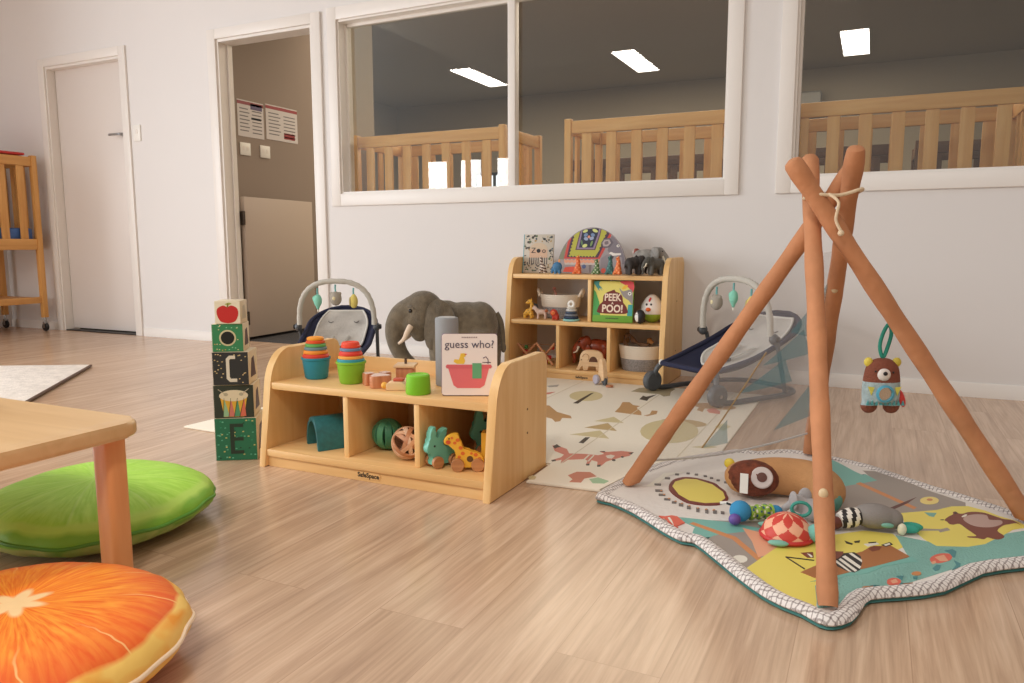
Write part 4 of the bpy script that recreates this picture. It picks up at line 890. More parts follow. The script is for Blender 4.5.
# flat wooden elephant and the wooden push toy
t = thing('wooden_elephant', 'flat pale wooden elephant with a cut-out at the front edge of the bottom shelf', 'wooden toy', (.742, -.352, BL + .0006), rad(10))
o = smoothpts([(-.072, .004), (-.054, .004), (-.046, .022), (-.040, .030)], 2)[:-1] + [(-.036, .026), (-.036, .002), (-.012, .002), (-.010, .026), (.030, .026), (.032, .002), (.064, .002)] + smoothpts([(.066, .06), (.058, .090), (.030, .104), (-.010, .106), (-.036, .100), (-.050, .080), (-.054, .050), (-.062, .024)], 3)
b = MB(); b.prism([(p[0], p[1]) for p in o], -.010, .010, lightwood, FRONT, bev=.002); b.build('toy_body', t)
b = MB(); b.prism([(-.006, .046)] + circ(.016, .046, .022, .028, 14, 0, 0, pi)[::-1][1:-1] + [(.038, .046)], -.0106, .0106, C(96, 58, 38), FRONT); b.build('cut_out', t)
d = MB(); d.tube([tuple(FRONT @ Vector((-.022 + .016 * cos(a), .068 + .018 * sin(a), .0105))) for a in [-.9 + 3.9 * i / 14 for i in range(15)]], .0012, C(150, 100, 64), seg=6); d.ell((-.044, -.0105, .056), (.003, .001, .003), black, seg=8); d.build('ear_line', t)
t = thing('push_toy', 'pale wooden long-bodied bird on wheels standing on the play mat before the shelf', 'wooden toy', (.842, -.470, .0098), rad(-40))
o = smoothpts([(-.020, .022), (.030, .022), (.034, .060), (.026, .100), (.018, .122), (.004, .126), (-.006, .112), (-.008, .090), (-.012, .06)], 4, True)
MB().prism([(p[0], p[1]) for p in o], -.011, .011, lightwood, FRONT, bev=.003).build('toy_body', t)
for s in (-1, 1): MB().lathe([(.003, -.008), (.021, -.008), (.023, -.005), (.023, .005), (.021, .008), (.003, .008)], mat('lilac_grey_wheel', (176, 172, 186), .5), T(-.012, s * .022, .0235, rx=pi / 2), seg=22).build('wheel', t)
MB().tube([(-.012, -.022, .0235), (-.012, .022, .0235)], .004, lightwood, seg=8).build('axle', t)
MB().lathe([(.003, -.006), (.017, -.006), (.018, 0), (.017, .006), (.003, .006)], dgrey, T(.030, 0, .0183, rx=pi / 2), seg=20).build('wheel', t)
MB().lathe([(.018, 0), (.018, .006), (.014, .008), (0, .008)], wood('terracotta_wood', (176, 112, 78), (196, 132, 96), 0, 14), T(.075, .0, 0), seg=20).build('trailing_disc', t)

# ================================================================== PLUSH ELEPHANT
t = thing('plush_elephant', 'big brown-grey plush elephant standing between the two shelves', 'soft toy', (.112, -.679, .0098), rad(22))
pl = mat('elephant_plush', (110, 98, 80), .95, bump=.5, bscale=160, var=.12, vscale=30, sheen=.3)
pld = mat('elephant_plush_ear', (98, 87, 71), .95, bump=.5, bscale=160, var=.12, vscale=30, sheen=.3)
b = MB()
b.ell((.085, 0, .275), (.155, .105, .118), pl, seg=24, ring=16); b.ell((.155, 0, .280), (.095, .100, .115), pl, seg=24, ring=16); b.ell((-.01, 0, .285), (.10, .095, .115), pl, seg=24, ring=16)
b.ell((-.125, 0, .350), (.100, .085, .098), pl, seg=24, ring=16); b.ell((-.170, 0, .305), (.075, .065, .080), pl, seg=24, ring=16); b.ell((-.145, 0, .235), (.045, .042, .045), pl)
tr = smoothpts([(-.175, 0, .355), (-.235, 0, .325), (-.268, 0, .265), (-.268, 0, .195), (-.240, 0, .125), (-.185, 0, .070), (-.130, 0, .040), (-.095, 0, .050)], 4)
b.tube(tr, [.070 - .046 * (i / (len(tr) - 1)) ** .75 for i in range(len(tr))], pl, seg=16)
for x, y in ((-.035, -.062), (-.010, .062), (.165, -.062), (.205, .060)):
    L = [(x, y, .26), (x, y, .12), (x + .002, y, .03), (x + .002, y, .022)]
    b.tube(smoothpts(L, 3), [.062, .060, .056, .053, .050, .049, .049, .050, .050, .046], pl, seg=16)
body = b.blob(pl, voxel=.009, smooth=6); body.build('body', t)
for s in (-1, 1):
    e = MB()
    def ear(u, v, s=s):
        a = 2 * pi * u; k = v; x = -.035 + k * (.085 * cos(a) * (1 if cos(a) > 0 else .75)); z = .300 - (.035 if s > 0 else 0) + k * (.112 if sin(a) > 0 else .135) * sin(a)
        if sin(a) < 0: x -= .030 * k * abs(sin(a))
        return (x, s * (.100 + .028 * (x + .12) / .17 + .010 * sin(6 * a) * k * k * .4 + .012 * (1 - k)), z)
    e.grid(ear, 32, 8, pld, thick=-.014 * s); e.build('ear', t)
    tk = smoothpts([(-.180, s * .050, .275), (-.196, s * .066, .245), (-.212, s * .070, .212), (-.236, s * .066, .192)], 4)
    MB().tube(tk, [.0165 * (1 - .62 * i / (len(tk) - 1)) for i in range(len(tk))], mat('tusk_plush', (228, 206, 184), .85), seg=12).ell(tk[-1], .007, mat('tusk_plush', (228, 206, 184), .85)).build('tusk', t)
    MB().ell((-.176, s * .072, .352), .010, mat('eye_gloss', (24, 18, 16), .15)).build('eye', t)
    MB().tube(smoothpts([(-.190, s * .060, .372), (-.172, s * .074, .372), (-.156, s * .078, .362)], 3), .005, pld, seg=8).build('eyelid', t)
tl = smoothpts([(.235, 0, .335), (.258, 0, .295), (.268, 0, .235), (.272, 0, .175)], 4)
MB().tube(tl, [.017 - .006 * i / (len(tl) - 1) for i in range(len(tl))], pld, seg=12).ell((.273, 0, .165), (.014, .014, .026), pld).build('tail', t)

# ================================================================== BOUNCERS
def bouncer(lab, loc, rz, toys, sc=1):
    t = thing('baby_bouncer', lab, 'baby bouncer', loc, rz, 'baby bouncers'); t.scale = (sc, sc, sc)
    def wid(v): return (.158 + .032 * min(1, v / .35)) * ((1 - (max(0, v - .72) / .285) ** 2) ** .5)
    def cx(v): return -.30 + .60 * v - .03 * v * (1 - v)
    def zr(v): return .135 + .10 * v + .115 * v ** 2.2
    def zc(v): return zr(v) - .075 * sin(pi * min(1, v * 1.02)) ** .8
    def surf(u, v, k=1, up=0): return (cx(v), u * wid(v) * k, zc(v) + (zr(v) - zc(v)) * abs(u * k) ** 2.2 + up)
    MB().grid(lambda a, b: surf(a * 2 - 1, b), 24, 28, navy, thick=.008).build('seat_cover', t)
    rim = [surf(-1, i / 30) for i in range(31)] + [surf(1, i / 30) for i in range(30, -1, -1)]
    MB().tube(smoothpts(rim, 1, True), .0115, navy, seg=10, closed=True).build('seat_rim', t)
    def padp(a, b): 
        v = .27 + .655 * b; u = (a * 2 - 1) * .74 * (1 - .55 * max(0, (.28 - b) / .28) ** 2); return surf(u, v, 1, .017 + .012 * (1 - (a * 2 - 1) ** 2) * (.5 + .5 * sin(b * 9)))
    MB().grid(padp, 20, 26, greypad, thick=.008).build('seat_pad', t)
    ring = [padp(0, i / 20) for i in range(21)] + [padp(i / 10, 1) for i in range(1, 10)] + [padp(1, i / 20) for i in range(20, -1, -1)] + [padp(i / 10, 0) for i in range(9, 0, -1)]
    MB().tube(ring, .0055, C(226, 224, 218), seg=8, closed=True).build('piping', t)
    h = MB()
    for s in (-1, 1): h.tube(smoothpts([padp(.5 + s * .15, .55)[:2] + (padp(.5, .55)[2] + .016,), padp(.5 + s * .10, .22)[:2] + (padp(.5, .22)[2] + .018,)], 4), .011, greyfab, seg=8, flat=.35)
    h.build('harness_strap', t)
    c = padp(.5, .16); MB().box((c[0], 0, c[2] + .014), (.05, .062, .014), black, bev=.005).build('buckle', t)
    e = MB()   # faint sleepy face stitched on the pad
    for s in (-1, 1):
        q = [padp(.5 + s * (.22 + .10 * k / 6), .80 - .02 * sin(pi * k / 6)) for k in range(7)]
        e.tube([(p[0], p[1], p[2] + .010) for p in q], .0022, C(84, 80, 78), seg=6)
    e.build('stitched_eyes', t)
    f = MB(); base = smoothpts([(-.315, .205, .045), (-.27, .208, .013), (-.10, .212, .012), (.12, .200, .012), (.215, .14, .012), (.235, 0, .012), (.215, -.14, .012), (.12, -.200, .012), (-.10, -.212, .012), (-.27, -.208, .013), (-.315, -.205, .045)], 4)
    f.tube(base, .0115, dgrey, seg=10); f.build('base_frame', t)
    for s in (-1, 1):
        MB().tube(smoothpts([(-.30, s * .205, .05), (-.305, s * .19, .10), (-.285, s * .172, .135)], 4), .012, dgrey).build('front_bracket', t)
        MB().lathe([(.006, -.018), (.040, -.018), (.046, -.012), (.046, .012), (.040, .018), (.006, .018)], dgrey, T(-.312, s * .207, .0465, rx=pi / 2), seg=28).lathe([(.008, 0), (.008, .004)], steel, T(-.312, s * .226, .0465, rx=-s * pi / 2), seg=14).build('foot_hub', t)
        MB().tube([(.10, s * .204, .016), (.02, s * .214, .255)], .010, dgrey).build('side_strut', t)
        MB().ell((0, s * .216, .265), (.024, .020, .024), dgrey).lathe([(.014, 0), (.014, .006), (.011, .008)], black, T(0, s * .234, .265, rx=-s * pi / 2), seg=16).build('bar_joint', t)
        MB().ell((-.295, s * .168, .137), (.012, .010, .014), C(226, 224, 218)).build('corner_loop', t)
    def arc(a):
        c_, s_ = cos(a), sin(a); e_ = .78
        return (-.012 - .015 * s_, .205 * abs(c_) ** e_ * (1 if c_ >= 0 else -1), .278 + .24 * abs(s_) ** .72)
    g = [arc(pi * i / 40) for i in range(41)]
    MB().tube(g, [.0145 + .0014 * sin(i * 2.4) for i in range(41)], mat('bar_fabric', (196, 192, 182), .9, bump=.3, bscale=120), seg=12).build('toy_bar', t)
    M = Matrix.Translation(loc) @ Matrix.Rotation(rz, 4, 'Z') @ Matrix.Scale(sc, 4)
    for y, kind, tl in toys:
        zt = .278 + .24 * (1 - (abs(y) / .205) ** (2 / .78)) ** .36
        p = M @ Vector((-.027, y, zt - .0185 - .05 * abs(y))); hang_toy(kind, p, rz, tl)
    return t
def hang_toy(kind, p, rz, lab):
    t = thing('hanging_toy', lab, 'hanging toy', p, rz, 'toys hanging from the bouncer bars')
    MB().tube([(0, 0, 0), (.001, .002, -.02), (0, 0, -.036)], .0045, C(110, 176, 176), seg=8).build('ribbon_loop', t)
    if kind == 'grey': 
        m = mat('toy_grey_knit', (168, 160, 148), .9, bump=.3, bscale=300); b = MB(); b.ell((0, 0, -.072), (.028, .031, .037), m); b.ell((0, .022, -.045), (.008, .010, .008), m); b.ell((0, -.022, -.045), (.008, .010, .008), m); b.blob(m, voxel=.004).build('toy_body', t); MB().ell((-.027, .004, -.07), (.003, .008, .010), C(226, 214, 170)).build('patch', t)
    elif kind == 'mint':
        m = mat('toy_mint', (140, 212, 188), .9, bump=.3, bscale=300); b = MB(); b.ell((0, 0, -.065), (.019, .022, .034), m); b.ell((0, 0, -.095), (.010, .010, .018), m); b.ell((0, .016, -.055), (.011, .012, .016), m); b.blob(m, voxel=.004).build('toy_body', t); MB().ell((0, 0, -.118), (.004, .005, .008), C(230, 226, 214)).build('tail_tip', t)
    else:
        m = mat('toy_yellow', (226, 208, 116), .9, bump=.3, bscale=300); b = MB(); b.ell((0, 0, -.070), (.020, .022, .036), m); b.ell((0, 0, -.044), (.012, .012, .014), m); b.blob(m, voxel=.004).build('toy_body', t); MB().ell((-.004, .017, -.07), (.015, .007, .024), C(190, 176, 120)).build('side_panel', t)
bouncer('navy and grey baby bouncer facing out in front of the open doorway', (-.50, -.775, .0098), rad(117), ((.098, 'mint', 'mint green hanging toy on the bouncer by the doorway'), (0, 'grey', 'grey oval hanging toy in the middle of the bar by the doorway'), (-.098, 'yellow', 'yellow hanging toy on the bouncer beside the plush elephant')), .94)
bouncer('navy and grey baby bouncer seen from the side behind the play gym', (1.455, -.385, .0098), rad(55), ((.105, 'grey', 'round grey hanging toy on the bouncer beside the tall shelf'), (0, 'mint', 'mint green hanging toy in mid bar behind the tepee pole'), (-.105, 'yellow', 'pale yellow hanging toy next to the slanting tepee pole')))

# ================================================================== PRINTED PLAY MAT
PLAY = [
('khaki', [(0.308, 0.458), (0.316, 0.423), (0.317, 0.39), (0.31, 0.36), (0.296, 0.337), (0.278, 0.322), (0.256, 0.317), (0.232, 0.323), (0.208, 0.339), (0.188, 0.363), (0.172, 0.394), (0.162, 0.429), (0.16, 0.464), (0.166, 0.496), (0.18, 0.521), (0.199, 0.537), (0.223, 0.542), (0.248, 0.535), (0.273, 0.517), (0.293, 0.49)]),
('dark', [(0.243, 0.256), (0.238, 0.489), (0.248, 0.514), (0.265, 0.258)]),
('tan', [(0.142, 0.165), (0.169, 0.169), (0.246, 0.069), (0.321, 0.027), (0.341, -0.012), (0.303, -0.019), (0.317, -0.074), (0.304, -0.094), (0.274, -0.051), (0.226, -0.029)]),
('tan', [(0.457, 0.169), (0.447, 0.266), (0.428, 0.366), (0.455, 0.379), (0.487, 0.328), (0.519, 0.321), (0.514, 0.285), (0.554, 0.215), (0.572, 0.157), (0.521, 0.16), (0.47, 0.167)]),
('tan', [(0.582, 0.154), (0.596, 0.192), (0.586, 0.258), (0.61, 0.261), (0.62, 0.203), (0.597, 0.154)]),
('khaki', [(0.435, -0.018), (0.481, 0.084), (0.548, 0.0)]),
('khaki2', [(0.437, -0.131), (0.493, -0.026), (0.562, -0.13)]),
('khaki', [(0.425, -0.249), (0.504, -0.148), (0.571, -0.246)]),
('dark', [(0.493, -0.341), (0.489, -0.264), (0.504, -0.257), (0.511, -0.343)]),
('coral', [(0.426, -0.414), (0.44, -0.407), (0.486, -0.434), (0.513, -0.481), (0.56, -0.465), (0.605, -0.461), (0.618, -0.437), (0.595, -0.417), (0.621, -0.41), (0.658, -0.38), (0.698, -0.378), (0.698, -0.424), (0.676, -0.459), (0.661, -0.491), (0.651, -0.519), (0.652, -0.565), (0.641, -0.575), (0.627, -0.531), (0.605, -0.522), (0.613, -0.577), (0.605, -0.576), (0.595, -0.534), (0.58, -0.52), (0.535, -0.55), (0.534, -0.584), (0.526, -0.588), (0.518, -0.558), (0.498, -0.584), (0.49, -0.577), (0.506, -0.535), (0.503, -0.501), (0.459, -0.474)]),
('dark', [(0.432, -0.425), (0.433, -0.392), (0.46, -0.42), (0.451, -0.432), (0.45, -0.449)]),
('dark', [(0.684, -0.395), (0.698, -0.376), (0.699, -0.406)]),
('dark', [(0.594, -0.415), (0.607, -0.404), (0.615, -0.418)]),
('dark', [(0.489, -0.575), (0.499, -0.565), (0.506, -0.578), (0.498, -0.589)]),
('dark', [(0.603, -0.57), (0.612, -0.561), (0.617, -0.579), (0.609, -0.583)]),
('dark', [(0.637, -0.565), (0.647, -0.556), (0.652, -0.576), (0.644, -0.582)]),
('dark', [(0.686, -0.445), (0.686, -0.451), (0.684, -0.455), (0.68, -0.454), (0.677, -0.449), (0.676, -0.442), (0.679, -0.438), (0.683, -0.439)]),
('dark', [(0.673, -0.49), (0.674, -0.498), (0.671, -0.503), (0.666, -0.501), (0.662, -0.495), (0.661, -0.487), (0.664, -0.482), (0.669, -0.483)]),
('cream', [(0.629, -0.457), (0.64, -0.437), (0.656, -0.444), (0.657, -0.48), (0.642, -0.48)]),
('white2', [(0.578, -0.53), (0.575, -0.467), (0.58, -0.47), (0.584, -0.532)]),
('white2', [(0.597, -0.54), (0.59, -0.465), (0.595, -0.468), (0.602, -0.542)]),
('fern', [(0.393, 0.613), (0.403, 0.707), (0.461, 0.773), (0.563, 0.756), (0.56, 0.682), (0.579, 0.591), (0.557, 0.561), (0.528, 0.606), (0.461, 0.604)]),
('dark', [(0.477, 0.457), (0.47, 0.539), (0.489, 0.519), (0.518, 0.591), (0.51, 0.491), (0.516, 0.439)]),
('khaki', [(0.832, -0.009), (0.838, -0.064), (0.835, -0.116), (0.822, -0.161), (0.802, -0.194), (0.776, -0.215), (0.746, -0.221), (0.715, -0.211), (0.685, -0.187), (0.659, -0.149), (0.64, -0.1), (0.63, -0.045), (0.63, 0.012), (0.641, 0.063), (0.662, 0.103), (0.691, 0.128), (0.725, 0.133), (0.759, 0.119), (0.791, 0.088), (0.816, 0.043)]),
('dark', [(0.73, -0.319), (0.725, -0.211), (0.74, -0.189), (0.747, -0.313)]),
('coral2', [(0.595, -0.701), (0.606, -0.658), (0.644, -0.644), (0.674, -0.674), (0.649, -0.708), (0.653, -0.748), (0.621, -0.758), (0.621, -0.73)]),
('mint', [(0.664, -0.709), (0.682, -0.683), (0.721, -0.702), (0.716, -0.728), (0.685, -0.739)]),
('khaki', [(0.497, -0.768), (0.5, -0.746), (0.517, -0.755), (0.522, -0.777), (0.509, -0.787)]),
('coral', [(0.041, 0.406), (0.079, 0.455), (0.075, 0.393), (0.057, 0.374)]),
('grey', [(-0.012, 0.572), (0.029, 0.625), (0.04, 0.574), (0.01, 0.549)]),
('coral', [(0.786, 0.364), (0.8, 0.412), (0.839, 0.369), (0.85, 0.311), (0.807, 0.315)]),
('tan', [(0.75, 0.347), (0.748, 0.451), (0.771, 0.419), (0.779, 0.321)]),
('khaki', [(0.872, 0.092), (0.89, 0.151), (0.925, 0.117), (0.911, 0.038)]),
('khaki', [(0.856, -0.232), (0.898, -0.185), (0.933, -0.196), (0.907, -0.227)]),
]

PM = {'khaki': C(208, 194, 150), 'khaki2': C(190, 164, 116), 'tan': C(188, 146, 98), 'dark': C(70, 62, 52), 'coral': C(214, 134, 116), 'coral2': C(204, 128, 104), 'cream': C(240, 228, 212), 'white2': C(236, 230, 214), 'fern': C(160, 146, 116), 'mint': C(160, 196, 158), 'grey': C(170, 164, 156)}
out = [(-.932, -.749), (-.33, -.766), (-.33, -.608), (.505, -.608), (.505, -.80), (.722, -.785), (.758, -.585), (.813, -.44), (.886, -.335), (.955, -.262), (.955, .788), (-.82, .788)]
b = MB(); b.prism(out, 0, .0075, mat('mat_foam', (243, 235, 218), .75, bump=.12, bscale=90), bev=.002)
mt = thing('play_mat', 'cream folding play mat printed with a fox and trees under the bouncer', 'play mat', (.63, -1.19, .0006)); d = b; d.box((.10, .09, .0078), (.004, 1.37, .0006), C(216, 204, 180)); d.box((.53, .09, .0078), (.004, 1.37, .0006), C(216, 204, 180)); d.box((.84, .20, .0078), (.004, 1.15, .0006), C(216, 204, 180))
for i, (m, p) in enumerate(q for q in PLAY if max(a[0] for a in q[1]) < .94): d.decal(p, PM[m], t=.0003 + .00002 * i, z=.0075)
g = random.Random(2)   # the parts of the print that the shelf and bouncer let through
for x, y, m in ((-.62, -.70, 'khaki'), (-.7, -.2, 'tan'), (-.5, .3, 'khaki'), (.75, .1, 'khaki2'), (.8, .45, 'tan')): d.decal(circ(x, y, .09, .06, 14), PM[m], t=.0003, z=.0075)
d.build('mat_body', mt)
rug = tag(MB().prism([(-1.955, -1.147), (-3.30, -1.90), (-2.65, -2.75), (-1.28, -1.92)], .0006, .014, mat('rug_pile', (240, 233, 226), .95, bump=.4, bscale=90, var=.05, vscale=26), bev=.004).build('rug'), 'pale speckled rug on the floor behind the low table', 'rug')
MB().tube([(-1.946, -1.148, .0085), (-1.272, -1.925, .0085)], .0075, C(96, 66, 44), seg=8).build('binding', rug)

